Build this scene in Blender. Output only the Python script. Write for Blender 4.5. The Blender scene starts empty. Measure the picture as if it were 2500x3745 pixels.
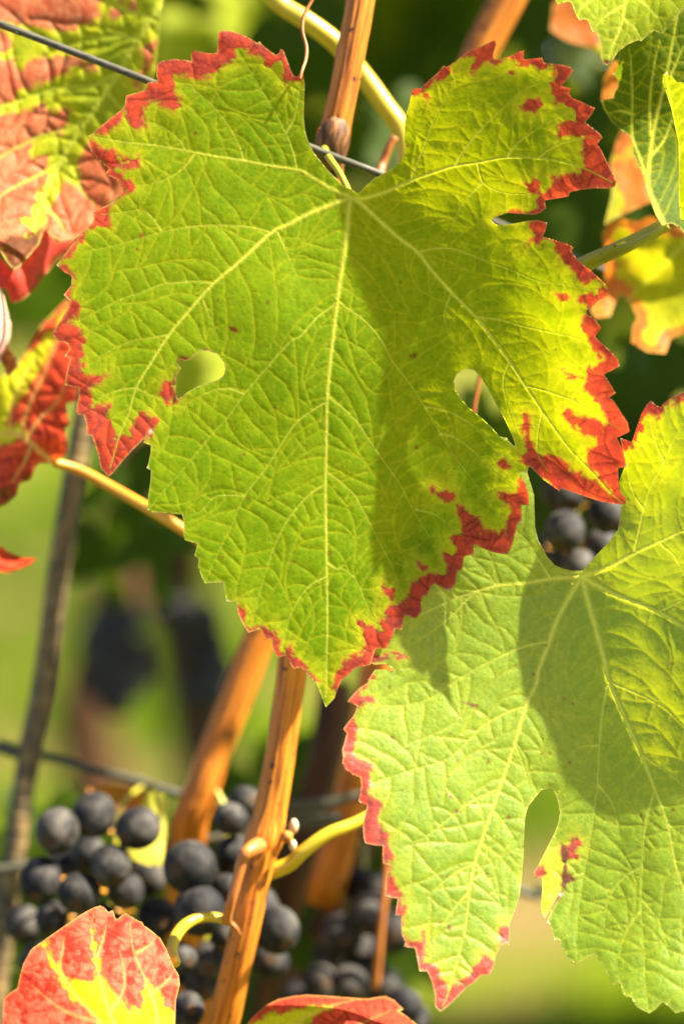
import bpy, math, random
import numpy as np
from mathutils import Vector

# ------------------------------------------------------------------ camera, sky, sun, exposure
SC = bpy.context.scene
COL = SC.collection
CAM_H, PITCH, DIST, FIELD = 0.95, math.radians(8), 0.80, 0.17      # metres; FIELD = width seen at the focus distance
FWD = np.array([0.0, math.cos(PITCH), -math.sin(PITCH)])
UP = np.array([0.0, math.sin(PITCH), math.cos(PITCH)])
RIGHT = np.array([1.0, 0.0, 0.0])
CAM = np.array([0.0, 0.0, CAM_H])
cd = bpy.data.cameras.new('camera'); cam = bpy.data.objects.new('camera', cd); COL.objects.link(cam)
cam.location = CAM; cam.rotation_euler = (math.pi / 2 - PITCH, 0, 0)
cd.lens = 100; cd.sensor_fit = 'HORIZONTAL'; cd.sensor_width = 100 * FIELD / DIST
cd.clip_start = 0.02; cd.clip_end = 500
cd.dof.use_dof = True; cd.dof.focus_distance = DIST; cd.dof.aperture_fstop = 5.0
SC.camera = cam

SUN_CAM = np.array([0.62, 0.76, 0.14])                             # right, up, towards the camera
sv = RIGHT * SUN_CAM[0] + UP * SUN_CAM[1] - FWD * SUN_CAM[2]
sv = sv / np.linalg.norm(sv)
sl = bpy.data.lights.new('sun', 'SUN'); sl.energy = 5.0; sl.angle = math.radians(0.53); sl.color = (1.0, 0.91, 0.74)
sun = bpy.data.objects.new('sun', sl); COL.objects.link(sun)
sun.rotation_euler = Vector(sv).to_track_quat('Z', 'Y').to_euler()
W = bpy.data.worlds.new('World'); SC.world = W; W.use_nodes = True
nt = W.node_tree
sky = nt.nodes.new('ShaderNodeTexSky'); sky.sky_type = 'NISHITA'; sky.sun_disc = False; sky.air_density = 0.5; sky.dust_density = 0.6; sky.ozone_density = 0.5
sky.sun_elevation = math.asin(sv[2]); sky.sun_rotation = math.atan2(sv[0], sv[1])
nt.links.new(sky.outputs[0], nt.nodes['Background'].inputs[0]); nt.nodes['Background'].inputs[1].default_value = 0.07
SC.view_settings.view_transform = 'Standard'; SC.view_settings.look = 'None'
SC.view_settings.exposure = 2.6; SC.view_settings.gamma = 1.0; SC.view_settings.use_curve_mapping = False

PX = FIELD / 2500.0                                                # metres per photograph pixel at the focus distance

def Z(dmm):
    """stretches the depth order behind the focused leaves to the real thickness of the row"""
    d = np.asarray(dmm, float); return np.where(d < 25, d, np.where(d < 420, 25 + (d - 25) * 1.7, d + 276.5))

def P(px, py, dmm):
    """world point(s) seen at pixel (px, py), dmm millimetres behind the focus distance"""
    px = np.asarray(px, float); py = np.asarray(py, float); d = DIST + Z(dmm) * 1e-3
    s = d / DIST
    u = (px - 1250) * PX * s; v = (1872.5 - py) * PX * s
    return CAM + d[..., None] * FWD + u[..., None] * RIGHT + v[..., None] * UP

def rpx(r, dmm): return r * PX * (DIST + float(Z(dmm)) * 1e-3) / DIST

# ------------------------------------------------------------------ small numeric helpers
def vnoise(x, y, scale, seed):
    r = np.random.RandomState(seed).rand(128, 128)
    x = x / scale + 37.3; y = y / scale + 11.7
    xi = np.floor(x).astype(int); yi = np.floor(y).astype(int)
    fx = x - xi; fy = y - yi
    fx = fx * fx * (3 - 2 * fx); fy = fy * fy * (3 - 2 * fy)
    a = r[xi % 128, yi % 128]; b = r[(xi + 1) % 128, yi % 128]
    c = r[xi % 128, (yi + 1) % 128]; d = r[(xi + 1) % 128, (yi + 1) % 128]
    return (a * (1 - fx) + b * fx) * (1 - fy) + (c * (1 - fx) + d * fx) * fy

def fbm(x, y, scale, seed, n=3):
    t = 0; a = 1; s = 0
    for k in range(n):
        t = t + a * vnoise(x, y, scale / 2 ** k, seed + k); s += a; a *= 0.5
    return t / s

def voronoi(x, y, scale, seed):
    r = np.random.RandomState(seed)
    jx = r.rand(128, 128); jy = r.rand(128, 128); idr = r.rand(128, 128)
    u = x / scale + 200; v = y / scale + 200
    ui = np.floor(u).astype(int); vi = np.floor(v).astype(int)
    f1 = np.full(u.shape, 9.0); f2 = np.full(u.shape, 9.0); cid = np.zeros(u.shape)
    for a in (-1, 0, 1):
        for b in (-1, 0, 1):
            i = (ui + a) % 128; j = (vi + b) % 128
            d = np.hypot(ui + a + jx[i, j] - u, vi + b + jy[i, j] - v)
            n = d < f1
            f2 = np.where(n, f1, np.minimum(f2, d)); f1 = np.where(n, d, f1); cid = np.where(n, idr[i, j], cid)
    return f1, f2, cid

def sstep(a, b, x):
    t = np.clip((x - a) / (b - a), 0, 1); return t * t * (3 - 2 * t)

def catmull(pts, per=6):
    p = np.asarray(pts, float)
    if len(p) < 3:
        t = np.linspace(0, 1, per + 1)[:, None]; return p[0] * (1 - t) + p[-1] * t
    e = np.vstack([2 * p[0] - p[1], p, 2 * p[-1] - p[-2]])
    out = []
    for i in range(1, len(e) - 2):
        for k in range(per):
            t = k / per
            out.append(0.5 * (2 * e[i] + (e[i + 1] - e[i - 1]) * t + (2 * e[i - 1] - 5 * e[i] + 4 * e[i + 1] - e[i + 2]) * t * t
                              + (3 * e[i] - e[i - 1] - 3 * e[i + 1] + e[i + 2]) * t ** 3))
    out.append(e[-2]); return np.array(out)

def tps(ctrl):
    """smooth surface through control points (x, y, millimetres)"""
    c = np.array(ctrl, float); xy = c[:, :2] / 1000.0
    def U(r2): return r2 * np.log(r2 + 1e-9)
    n = len(c)
    K = U(((xy[:, None] - xy[None]) ** 2).sum(-1)) + np.eye(n) * 0.02
    Pm = np.hstack([np.ones((n, 1)), xy])
    A = np.zeros((n + 3, n + 3)); A[:n, :n] = K; A[:n, n:] = Pm; A[n:, :n] = Pm.T
    w = np.linalg.solve(A, np.concatenate([c[:, 2], np.zeros(3)]))
    def f(x, y):
        x = np.asarray(x, float) / 1000.0; y = np.asarray(y, float) / 1000.0
        r = w[n] + w[n + 1] * x + w[n + 2] * y
        for i in range(n):
            r = r + w[i] * U((x - xy[i, 0]) ** 2 + (y - xy[i, 1]) ** 2)
        return r
    return f

# ------------------------------------------------------------------ mesh helpers
def tag(o, label=None, cat=None, group=None, kind=None):
    for k, v in (('label', label), ('category', cat), ('group', group), ('kind', kind)):
        if v: o[k] = v
    return o

def empty(name, loc, label=None, cat=None, group=None):
    o = bpy.data.objects.new(name, None); COL.objects.link(o); o.location = Vector(loc); o.empty_display_size = 0.01
    return tag(o, label, cat, group)

def mesh_np(name, co, faces, mat, parent=None, attrs=None, smooth=True):
    """faces: list of arrays (quads n x 4 and / or triangles n x 3)"""
    me = bpy.data.meshes.new(name)
    co = np.asarray(co, np.float32)
    if parent is not None: co = co - np.array(parent_world(parent), np.float32)
    me.vertices.add(len(co)); me.vertices.foreach_set('co', co.ravel())
    idx = np.concatenate([np.asarray(f, np.int32).ravel() for f in faces])
    tot = np.concatenate([np.full(len(f), np.asarray(f).shape[1], np.int32) for f in faces])
    st = np.concatenate([[0], np.cumsum(tot)[:-1]]).astype(np.int32)
    me.loops.add(len(idx)); me.loops.foreach_set('vertex_index', idx)
    me.polygons.add(len(tot)); me.polygons.foreach_set('loop_start', st)
    me.update(calc_edges=True); me.validate()
    if smooth: me.polygons.foreach_set('use_smooth', np.ones(len(me.polygons), bool))
    for k, v in (attrs or {}).items():
        v = np.asarray(v, np.float32)
        if v.shape[1] == 3 and k == 'tc':
            a = me.attributes.new(k, 'FLOAT_VECTOR', 'POINT'); a.data.foreach_set('vector', v.ravel())
        else:
            if v.shape[1] == 3: v = np.hstack([v, np.ones((len(v), 1), np.float32)])
            a = me.attributes.new(k, 'FLOAT_COLOR', 'POINT'); a.data.foreach_set('color', v.ravel())
    if mat: me.materials.append(mat)
    o = bpy.data.objects.new(name, me); COL.objects.link(o)
    if parent is not None: o.parent = parent
    return o

def parent_world(p):
    v = Vector((0, 0, 0))
    while p is not None: v = v + p.location; p = p.parent
    return v

def tube_geo(path, rad, n=10, flat=1.0, wob=0.0, seed=0, ridge=0.0):
    path = np.asarray(path, float); m = len(path)
    rad = np.broadcast_to(np.asarray(rad, float), (m,))
    T = np.gradient(path, axis=0); T /= np.linalg.norm(T, axis=1)[:, None] + 1e-12
    ref = FWD if abs(T[0] @ FWD) < 0.9 else RIGHT
    N = ref - T * (T @ ref)[:, None]; N /= np.linalg.norm(N, axis=1)[:, None] + 1e-12
    B = np.cross(T, N)
    a = np.linspace(0, 2 * math.pi, n, endpoint=False)
    rr = rad[:, None] * np.ones(n)
    L = np.concatenate([[0], np.cumsum(np.linalg.norm(np.diff(path, axis=0), axis=1))])
    if wob:
        g = fbm(np.cos(a)[None] * 1.3 + 0 * rr, L[:, None] / np.mean(rad) * 0.35 + np.sin(a)[None] * 1.3, 1.0, seed)
        rr = rr * (1 + wob * (g - 0.5) * 2)
    if ridge:
        ph = 2.5 * vnoise(L[:, None] / 0.03 + 0 * rr, 0 * rr + seed, 1.0, seed)
        rr = rr * (1 + ridge * (np.sin(11 * a[None] + ph) + 0.6 * np.sin(17 * a[None] - 1.7 * ph)) + ridge * 1.2 * (fbm(np.cos(a)[None] * 3 + 0 * rr, L[:, None] / np.mean(rad) * 0.8 + np.sin(a)[None] * 3, 1.0, seed + 3) - 0.5))
    co = path[:, None] + rr[..., None] * (flat * np.cos(a)[None, :, None] * N[:, None] + np.sin(a)[None, :, None] * B[:, None])
    tc = np.stack([np.cos(a)[None] * rad[:, None], np.sin(a)[None] * rad[:, None], L[:, None] + 0 * rr], -1)
    co = np.vstack([co.reshape(-1, 3), path[:1], path[-1:]]); tc = np.vstack([tc.reshape(-1, 3), [[0, 0, L[0]]], [[0, 0, L[-1]]]])
    i = np.arange(m - 1)[:, None] * n; j = np.arange(n)[None]; k = (j + 1) % n
    q = np.stack([i + j, i + k, i + n + k, i + n + j], -1).reshape(-1, 4)
    t0 = np.stack([np.full(n, m * n), k[0], j[0]], -1); t1 = np.stack([np.full(n, m * n + 1), (m - 1) * n + j[0], (m - 1) * n + k[0]], -1)
    return co, [q, np.vstack([t0, t1])], tc

def tube(name, pts, mat, parent=None, n=10, per=6, wob=0.0, seed=0, flat=1.0, ridge=0.0):
    """pts: (px, py, depth mm, radius px)"""
    c = catmull(pts, per)
    co, f, tc = tube_geo(P(c[:, 0], c[:, 1], c[:, 2]), c[:, 3] * PX * (DIST + Z(c[:, 2]) * 1e-3) / DIST, n, flat, wob, seed, ridge)
    return mesh_np(name, co, f, mat, parent, {'tc': tc})

# ------------------------------------------------------------------ materials
def new_mat(name):
    m = bpy.data.materials.new(name); m.use_nodes = True
    t = m.node_tree; b = t.nodes['Principled BSDF']
    return m, t, b, t.nodes['Material Output']

def node(t, kind, **kw):
    n = t.nodes.new(kind)
    for k, v in kw.items():
        if k.startswith('i_'): n.inputs[k[2:].replace('_', ' ')].default_value = v
        else: setattr(n, k, v)
    return n

def ramp(t, stops):
    r = t.nodes.new('ShaderNodeValToRGB'); e = r.color_ramp.elements
    while len(e) < len(stops): e.new(0.5)
    for k, (p, c) in enumerate(stops): e[k].position = p; e[k].color = (*c, 1)
    return r

def leaf_mat(name, trans=0.5, rough=0.55, spec=0.06, fuzz=0.35, refl=None, tr=None):
    m, t, b, out = new_mat(name); L = t.links.new
    tx = node(t, 'ShaderNodeTexCoord')
    nz = node(t, 'ShaderNodeTexNoise', i_Scale=2600.0, i_Detail=2.0)
    L(tx.outputs['Object'], nz.inputs['Vector'])
    bp = node(t, 'ShaderNodeBump', i_Strength=fuzz, i_Distance=0.0003)
    L(nz.outputs['Fac'], bp.inputs['Height'])
    tl = node(t, 'ShaderNodeBsdfTranslucent')
    if refl is None:
        ar = node(t, 'ShaderNodeAttribute', attribute_name='refl'); at = node(t, 'ShaderNodeAttribute', attribute_name='tran')
        L(ar.outputs['Color'], b.inputs['Base Color']); L(at.outputs['Color'], tl.inputs['Color'])
    else:
        b.inputs['Base Color'].default_value = (*refl, 1); tl.inputs['Color'].default_value = (*tr, 1)
    b.inputs['Roughness'].default_value = rough; b.inputs['Specular IOR Level'].default_value = spec
    b.inputs['Sheen Weight'].default_value = 0.0; b.inputs['Sheen Roughness'].default_value = 0.5
    L(bp.outputs['Normal'], b.inputs['Normal'])
    mx = node(t, 'ShaderNodeMixShader'); mx.inputs[0].default_value = trans
    L(b.outputs[0], mx.inputs[1]); L(tl.outputs[0], mx.inputs[2]); L(mx.outputs[0], out.inputs['Surface'])
    return m

def bark_mat(name, c0, c1, c2, rough=0.5, scale=(900, 900, 60), spec=0.4, bump=0.4, spots=None):
    m, t, b, out = new_mat(name); L = t.links.new
    at = node(t, 'ShaderNodeAttribute', attribute_name='tc')
    mp = node(t, 'ShaderNodeMapping'); mp.inputs['Scale'].default_value = scale
    L(at.outputs['Vector'], mp.inputs['Vector'])
    nz = node(t, 'ShaderNodeTexNoise', i_Scale=1.0, i_Detail=5.0, i_Roughness=0.6); L(mp.outputs[0], nz.inputs['Vector'])
    r = ramp(t, [(0.34, c0), (0.5, c1), (0.66, c2)]); L(nz.outputs['Fac'], r.inputs[0])
    col = r.outputs[0]
    if spots:
        n2 = node(t, 'ShaderNodeTexNoise', i_Scale=spots[1], i_Detail=3.0); L(at.outputs['Vector'], n2.inputs['Vector'])
        r2 = ramp(t, [(spots[2], (0, 0, 0)), (spots[2] + 0.06, (1, 1, 1))]); L(n2.outputs['Fac'], r2.inputs[0])
        mc = node(t, 'ShaderNodeMix', data_type='RGBA'); L(r2.outputs[0], mc.inputs[0]); L(col, mc.inputs[6]); mc.inputs[7].default_value = (*spots[0], 1)
        col = mc.outputs[2]
    L(col, b.inputs['Base Color']); b.inputs['Roughness'].default_value = rough; b.inputs['Specular IOR Level'].default_value = spec
    bp = node(t, 'ShaderNodeBump', i_Strength=bump, i_Distance=0.0006); L(nz.outputs['Fac'], bp.inputs['Height']); L(bp.outputs[0], b.inputs['Normal'])
    return m

M = {}
M['leaf'] = leaf_mat('vine leaf blade')
M['leaf_sheen'] = leaf_mat('vine leaf blade with sheen', spec=0.5, rough=0.44)
M['leaf_soft'] = leaf_mat('vine leaf blade behind', rough=0.5, fuzz=0.1)
M['vein'] = leaf_mat('vine leaf vein', trans=0.4, fuzz=0.1, refl=(0.36, 0.38, 0.03), tr=(0.68, 0.66, 0.03))
M['vein_red'] = leaf_mat('autumn leaf vein', trans=0.4, fuzz=0.1, refl=(0.60, 0.28, 0.08), tr=(0.85, 0.45, 0.06))
M['petiole'] = bark_mat('yellow petiole', (0.36, 0.23, 0.012), (0.46, 0.32, 0.015), (0.50, 0.38, 0.02), 0.35, (500, 500, 60), 0.5, 0.1)
M['petiole_orange'] = bark_mat('orange petiole', (0.40, 0.15, 0.012), (0.50, 0.22, 0.012), (0.52, 0.28, 0.02), 0.4, (500, 500, 60), 0.5, 0.1)
M['petiole_green'] = bark_mat('green petiole', (0.20, 0.17, 0.012), (0.28, 0.25, 0.012), (0.34, 0.28, 0.015), 0.4, (500, 500, 60), 0.5, 0.1, spots=((0.04, 0.015, 0.005), 420, 0.66))
M['cane'] = bark_mat('ripe cane bark', (0.15, 0.036, 0.004), (0.42, 0.122, 0.006), (0.56, 0.20, 0.018), 0.5, (1100, 1100, 45), 0.3, 0.9, spots=((0.05, 0.018, 0.006), 330, 0.64))
M['cane_dark'] = bark_mat('cane bark node', (0.03, 0.013, 0.006), (0.10, 0.04, 0.012), (0.28, 0.11, 0.03), 0.6, (700, 700, 200), 0.3, 0.8)
M['trunk'] = bark_mat('old vine bark', (0.02, 0.009, 0.004), (0.06, 0.025, 0.008), (0.12, 0.05, 0.015), 0.8, (260, 260, 30), 0.2, 1.0)
M['tendril'] = bark_mat('dry tendril', (0.22, 0.06, 0.01), (0.32, 0.10, 0.015), (0.40, 0.15, 0.03), 0.5, (900, 900, 90), 0.4, 0.2)
M['bud'] = bark_mat('dry bud scale', (0.35, 0.20, 0.08), (0.55, 0.38, 0.20), (0.70, 0.55, 0.35), 0.7, (900, 900, 300), 0.3, 0.6)
M['rod'] = bark_mat('rusted steel rod', (0.035, 0.024, 0.012), (0.10, 0.066, 0.025), (0.22, 0.14, 0.045), 0.65, (300, 300, 160), 0.4, 0.8)
def wire_mat():
    m, t, b, out = new_mat('galvanised wire')
    b.inputs['Base Color'].default_value = (0.16, 0.165, 0.15, 1); b.inputs['Metallic'].default_value = 0.0; b.inputs['Specular IOR Level'].default_value = 0.15; b.inputs['Roughness'].default_value = 0.5
    nz = node(t, 'ShaderNodeTexNoise', i_Scale=400.0); r = ramp(t, [(0.3, (0.035, 0.033, 0.022)), (0.7, (0.095, 0.088, 0.062))])
    t.links.new(nz.outputs['Fac'], r.inputs[0]); t.links.new(r.outputs[0], b.inputs['Base Color']); return m
M['wire'] = wire_mat()
def grape_mat():
    m, t, b, out = new_mat('grape skin with bloom'); L = t.links.new
    tx = node(t, 'ShaderNodeTexCoord'); oi = node(t, 'ShaderNodeObjectInfo')
    ad = node(t, 'ShaderNodeVectorMath', operation='ADD'); L(tx.outputs['Object'], ad.inputs[0])
    cx = node(t, 'ShaderNodeCombineXYZ'); L(oi.outputs['Random'], cx.inputs[0]); L(oi.outputs['Random'], cx.inputs[1]); L(cx.outputs[0], ad.inputs[1])
    n1 = node(t, 'ShaderNodeTexNoise', i_Scale=120.0, i_Detail=6.0, i_Roughness=0.7); L(ad.outputs[0], n1.inputs['Vector'])
    r1 = ramp(t, [(0.40, (0.005, 0.0045, 0.006)), (0.5, (0.022, 0.0195, 0.0175)), (0.64, (0.066, 0.059, 0.049))]); L(n1.outputs['Fac'], r1.inputs[0])
    sp = node(t, 'ShaderNodeSeparateXYZ'); L(tx.outputs['Object'], sp.inputs[0])
    r2 = ramp(t, [(0.976, (0, 0, 0)), (0.988, (1, 1, 1))])
    mul = node(t, 'ShaderNodeMath', operation='MULTIPLY'); mul.inputs[1].default_value = 1 / 0.0065; L(sp.outputs['Z'], mul.inputs[0]); L(mul.outputs[0], r2.inputs[0])
    mc = node(t, 'ShaderNodeMix', data_type='RGBA'); L(r2.outputs[0], mc.inputs[0]); L(r1.outputs[0], mc.inputs[6]); mc.inputs[7].default_value = (0.05, 0.028, 0.014, 1)
    L(mc.outputs[2], b.inputs['Base Color']); b.inputs['Roughness'].default_value = 0.7; b.inputs['Specular IOR Level'].default_value = 0.2
    return m
M['grape'] = grape_mat()
def ground_mat():
    m, t, b, out = new_mat('sunlit grass and straw'); L = t.links.new
    tx = node(t, 'ShaderNodeTexCoord')
    n1 = node(t, 'ShaderNodeTexNoise', i_Scale=2.2, i_Detail=4.0); L(tx.outputs['Object'], n1.inputs['Vector'])
    r = ramp(t, [(0.36, (0.03, 0.065, 0.002)), (0.49, (0.075, 0.11, 0.003)), (0.57, (0.13, 0.10, 0.032)), (0.7, (0.17, 0.12, 0.05))]); L(n1.outputs['Fac'], r.inputs[0])
    n2 = node(t, 'ShaderNodeTexNoise', i_Scale=60.0, i_Detail=4.0); L(tx.outputs['Object'], n2.inputs['Vector'])
    mc = node(t, 'ShaderNodeMix', data_type='RGBA', blend_type='MULTIPLY'); mc.inputs[0].default_value = 0.7
    r2 = ramp(t, [(0.3, (0.45, 0.45, 0.45)), (0.7, (1, 1, 1))]); L(n2.outputs['Fac'], r2.inputs[0])
    L(r.outputs[0], mc.inputs[6]); L(r2.outputs[0], mc.inputs[7]); L(mc.outputs[2], b.inputs['Base Color']); b.inputs['Roughness'].default_value = 0.95; b.inputs['Specular IOR Level'].default_value = 0.0
    return m
M['ground'] = ground_mat()
def flat_leaf(name, refl, tr): return leaf_mat(name, trans=0.45, fuzz=0.0, refl=refl, tr=tr)
M['row_leaf'] = flat_leaf('next row foliage', (0.05, 0.09, 0.003), (0.18, 0.28, 0.004))
M['row_leaf_y'] = flat_leaf('next row yellowing foliage', (0.20, 0.23, 0.006), (0.55, 0.56, 0.006))
M['shade_leaf'] = flat_leaf('leaf darkened for shade', (0.032, 0.055, 0.003), (0.06, 0.10, 0.002))  # shade put into the colour: darker than the leaves in the open
M['grass'] = flat_leaf('grass blade', (0.06, 0.10, 0.008), (0.14, 0.22, 0.01))

# ------------------------------------------------------------------ the leaf builder
def seg_field(gx0, gy0, step, shape, segs, R):
    """distance to segments, and nearest point, within R pixels; shape = (ny, nx)"""
    D = np.full(shape, 1e3); CX = np.zeros(shape); CY = np.zeros(shape); I = np.full(shape, -1, int)
    ny, nx = shape
    for (x0, y0, x1, y1, k) in segs:
        i0 = max(int((min(x0, x1) - R - gx0) / step), 0); i1 = min(int((max(x0, x1) + R - gx0) / step) + 2, nx)
        j0 = max(int((min(y0, y1) - R - gy0) / step), 0); j1 = min(int((max(y0, y1) + R - gy0) / step) + 2, ny)
        if i0 >= i1 or j0 >= j1: continue
        X = gx0 + np.arange(i0, i1) * step; Y = (gy0 + np.arange(j0, j1) * step)[:, None]
        dx = x1 - x0; dy = y1 - y0; l2 = dx * dx + dy * dy + 1e-9
        t = np.clip(((X - x0) * dx + (Y - y0) * dy) / l2, 0, 1)
        cx = x0 + t * dx; cy = y0 + t * dy
        d = np.hypot(X - cx, Y - cy)
        s = (slice(j0, j1), slice(i0, i1)); n = d < D[s]
        D[s] = np.where(n, d, D[s]); CX[s] = np.where(n, cx, CX[s]); CY[s] = np.where(n, cy, CY[s]); I[s] = np.where(n, k, I[s])
    return D, CX, CY, I

def inside(gx0, gy0, step, shape, poly):
    p = np.asarray(poly, float); q = np.roll(p, -1, 0); ny, nx = shape
    m = np.zeros(shape, bool); X = gx0 + np.arange(nx) * step
    for j in range(ny):
        y = gy0 + j * step
        c = ((p[:, 1] <= y) & (q[:, 1] > y)) | ((q[:, 1] <= y) & (p[:, 1] > y))
        if not c.any(): continue
        xs = np.sort(p[c, 0] + (y - p[c, 1]) / (q[c, 1] - p[c, 1]) * (q[c, 0] - p[c, 0]))
        m[j] = (np.searchsorted(xs, X) % 2) == 1
    return m

def psegs(poly, k=0, closed=True):
    p = [tuple(a) for a in poly]; n = len(p)
    return [(p[i][0], p[i][1], p[(i + 1) % n][0], p[(i + 1) % n][1], k) for i in range(n if closed else n - 1)]

def polymask(gx0, gy0, step, shape, polys, R=70):
    sd = np.full(shape, -float(R))
    for p in polys:
        d = np.minimum(seg_field(gx0, gy0, step, shape, psegs(p), R)[0], R)
        s = np.where(inside(gx0, gy0, step, shape, p), d, -d)
        sd = np.maximum(sd, s)
    return sd

def make_leaf(name, label, outline, depth, veins, holes=(), red=(), yellow=(), brown=(), step=5.0, seed=1, quilt=0.35, tert=46, base=None,
              parent=None, group=None, mat='leaf', vein_mat='vein', vein_parts=True, pal=None, red_rule=None, joint=None, blade='blade', wave=0.4, micro=0.07, halo=26, vein_tint=1.0, smooth=None):
    pal = dict(dict(green=(0.158, 0.235, 0.005), green_t=(0.43, 0.47, 0.004), dark=(0.105, 0.19, 0.004), dark_t=(0.30, 0.39, 0.003),
                    yel=(0.42, 0.40, 0.014), yel_t=(0.85, 0.76, 0.01), red=(0.50, 0.058, 0.026), red_t=(0.85, 0.075, 0.03), red2=(0.31, 0.050, 0.035), red2_t=(0.55, 0.05, 0.03),
                    brown=(0.10, 0.03, 0.008), brown_t=(0.35, 0.10, 0.01), vein=(0.46, 0.47, 0.05) if vein_mat == 'vein' else (0.62, 0.34, 0.10), vein_t=(0.78, 0.72, 0.03) if vein_mat == 'vein' else (0.88, 0.5, 0.08)), **(pal or {}))
    rng = random.Random(seed)
    O = np.array(outline, float)
    gx0 = O[:, 0].min() - 2 * step; gy0 = O[:, 1].min() - 2 * step
    shape = (int((O[:, 1].max() - gy0) / step) + 4, int((O[:, 0].max() - gx0) / step) + 4)
    X, Y = np.meshgrid(gx0 + np.arange(shape[1]) * step, gy0 + np.arange(shape[0]) * step)
    ins = inside(gx0, gy0, step, shape, outline)
    segs = psegs(outline)
    for h in holes:
        ins &= ~inside(gx0, gy0, step, shape, h); segs += psegs(h)
    R = 60.0
    D, CX, CY, _ = seg_field(gx0, gy0, step, shape, segs, R)
    sd = np.where(ins, D, -D)
    edge_d = np.minimum(D, R)
    snap = D < 0.5 * step * 1.05
    GX = np.where(snap, CX, X); GY = np.where(snap, CY, Y)
    ok = ins | snap
    corners = list(outline) + [c for h in holes for c in h]
    for (cx, cy) in corners:
        i = int(round((cx - gx0) / step)); j = int(round((cy - gy0) / step))
        if 0 <= i < shape[1] and 0 <= j < shape[0]: GX[j, i] = cx; GY[j, i] = cy; ok[j, i] = True
    # vein network: traced veins, then cross veins walked out from them
    vv = []
    for (pts, w0, w1) in veins: vv.append((catmull(pts, 5), w0, w1))
    vs = []; seg_v = []; seg_w = []
    for k, (c, w0, w1) in enumerate(vv):
        for i in range(len(c) - 1):
            vs.append((c[i][0], c[i][1], c[i + 1][0], c[i + 1][1], len(vs))); seg_v.append(k); seg_w.append(w0 + (w1 - w0) * (i / (len(c) - 1)) ** 0.7)
    seg_v = np.array(seg_v + [-1]); seg_w = np.array(seg_w + [1.0])
    DV, VX, VY, VI = seg_field(gx0, gy0, step, shape, vs, 150) if vs else (np.full(shape, 1e3), X, Y, np.full(shape, -1))
    WL = np.maximum(seg_w[VI], 0.8); VK = seg_v[VI]
    cell = 8.0
    occ = {}
    for k, (c, _, _) in enumerate(vv):
        for a, b in zip(c[:-1], c[1:]):
            n = max(int(np.hypot(*(b - a)) / 4), 1)
            for t in range(n + 1):
                p = a + (b - a) * t / n; occ[(int(p[0] // cell), int(p[1] // cell))] = k
    ters = []; tid = 100000
    if tert:
        for k, (c, w0, w1) in enumerate(vv):
            d = np.hypot(*np.diff(c, axis=0).T); L = np.concatenate([[0], np.cumsum(d)])
            for side in (1, -1):
                s = rng.uniform(0.3, 1.0) * tert
                while s < L[-1] - 10:
                    i = min(np.searchsorted(L, s) - 1, len(c) - 2); i = max(i, 0)
                    tdir = (c[i + 1] - c[i]) / (np.hypot(*(c[i + 1] - c[i])) + 1e-9)
                    p = c[i] + tdir * (s - L[i])
                    ang = math.atan2(tdir[1], tdir[0]) + side * (math.radians(72) + rng.gauss(0, 0.16)); bend = -side * rng.uniform(0.0, 0.035)
                    pl = [tuple(p)]; tid += 1; q = p.copy(); mine = set()
                    for st in range(46):
                        ang += bend + rng.gauss(0, 0.085)
                        q = q + 9 * np.array([math.cos(ang), math.sin(ang)])
                        gi = int((q[0] - gx0) / step); gj = int((q[1] - gy0) / step)
                        if not (0 <= gi < shape[1] and 0 <= gj < shape[0]) or not ins[gj, gi]: break
                        pl.append(tuple(q)); key = (int(q[0] // cell), int(q[1] // cell))
                        if st > 1 and key in occ and occ[key] not in (k, tid): break
                        mine.add(key)
                    for key in mine: occ[key] = tid
                    if len(pl) > 2: ters.append(pl)
                    s += tert * rng.uniform(0.65, 1.35)
        ts = [(a[0], a[1], b[0], b[1], 0) for pl in ters for a, b in zip(pl[:-1], pl[1:])]
        DT = seg_field(gx0, gy0, step, shape, ts, 45)[0]
    else:
        DT = np.full(shape, 1e3)
    f1, f2, cid = voronoi(X + 8 * (fbm(X, Y, 40, seed + 5) - 0.5), Y + 8 * (fbm(X, Y, 40, seed + 6) - 0.5), 25.0, seed + 7)
    q4 = np.clip((f2 - f1) / 0.45, 0, 1) ** 0.7
    DA = np.minimum(np.minimum(DV, DT), 45)
    # surface: macro shape minus (towards the camera) pillows between veins
    H = depth(GX, GY)
    n1 = fbm(X, Y, 60, seed + 21) - 0.5; n2 = fbm(X, Y, 240, seed + 22) - 0.5
    QM = quilt * (smooth(X, Y) if smooth else 1.0)
    H = H - QM * (1 - np.exp(-DA / 11.0)) * (0.6 + 0.9 * fbm(X, Y, 150, seed + 25)) * sstep(0, 30, edge_d)
    H = H - 0.7 * QM * (1 - np.exp(-(np.minimum(DV, 150) / 34.0) ** 2)) - micro * (smooth(X, Y) if smooth else 1.0) * q4 - n2 * wave * 2 - n1 * wave * 0.15
    H = H - 0.45 * WL * PX * 1e3 * np.exp(-(DV / (WL * 1.1)) ** 2)
    H = H + wave * 1.2 * (fbm(X, Y, 130, seed + 23) - 0.5) * np.exp(-edge_d / 30.0) * 2
    # pigment
    fine = fbm(X, Y, 14, seed + 30); mid = fbm(X, Y, 90, seed + 31); big = fbm(X, Y, 420, seed + 32)
    def lerp(a, b, t): return np.asarray(a) * (1 - t[..., None]) + np.asarray(b) * t[..., None]
    t = np.clip(0.5 + 1.3 * (big - 0.5) + 0.9 * (mid - 0.5) + 0.5 * (cid - 0.5) + 0.5 * (fine - 0.5), 0, 1)
    RF = lerp(pal['dark'], pal['green'], t); TR = lerp(pal['dark_t'], pal['green_t'], t)
    jit = (cid - 0.5) * 20 + (fine - 0.5) * 14 + (mid - 0.5) * 22
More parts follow.
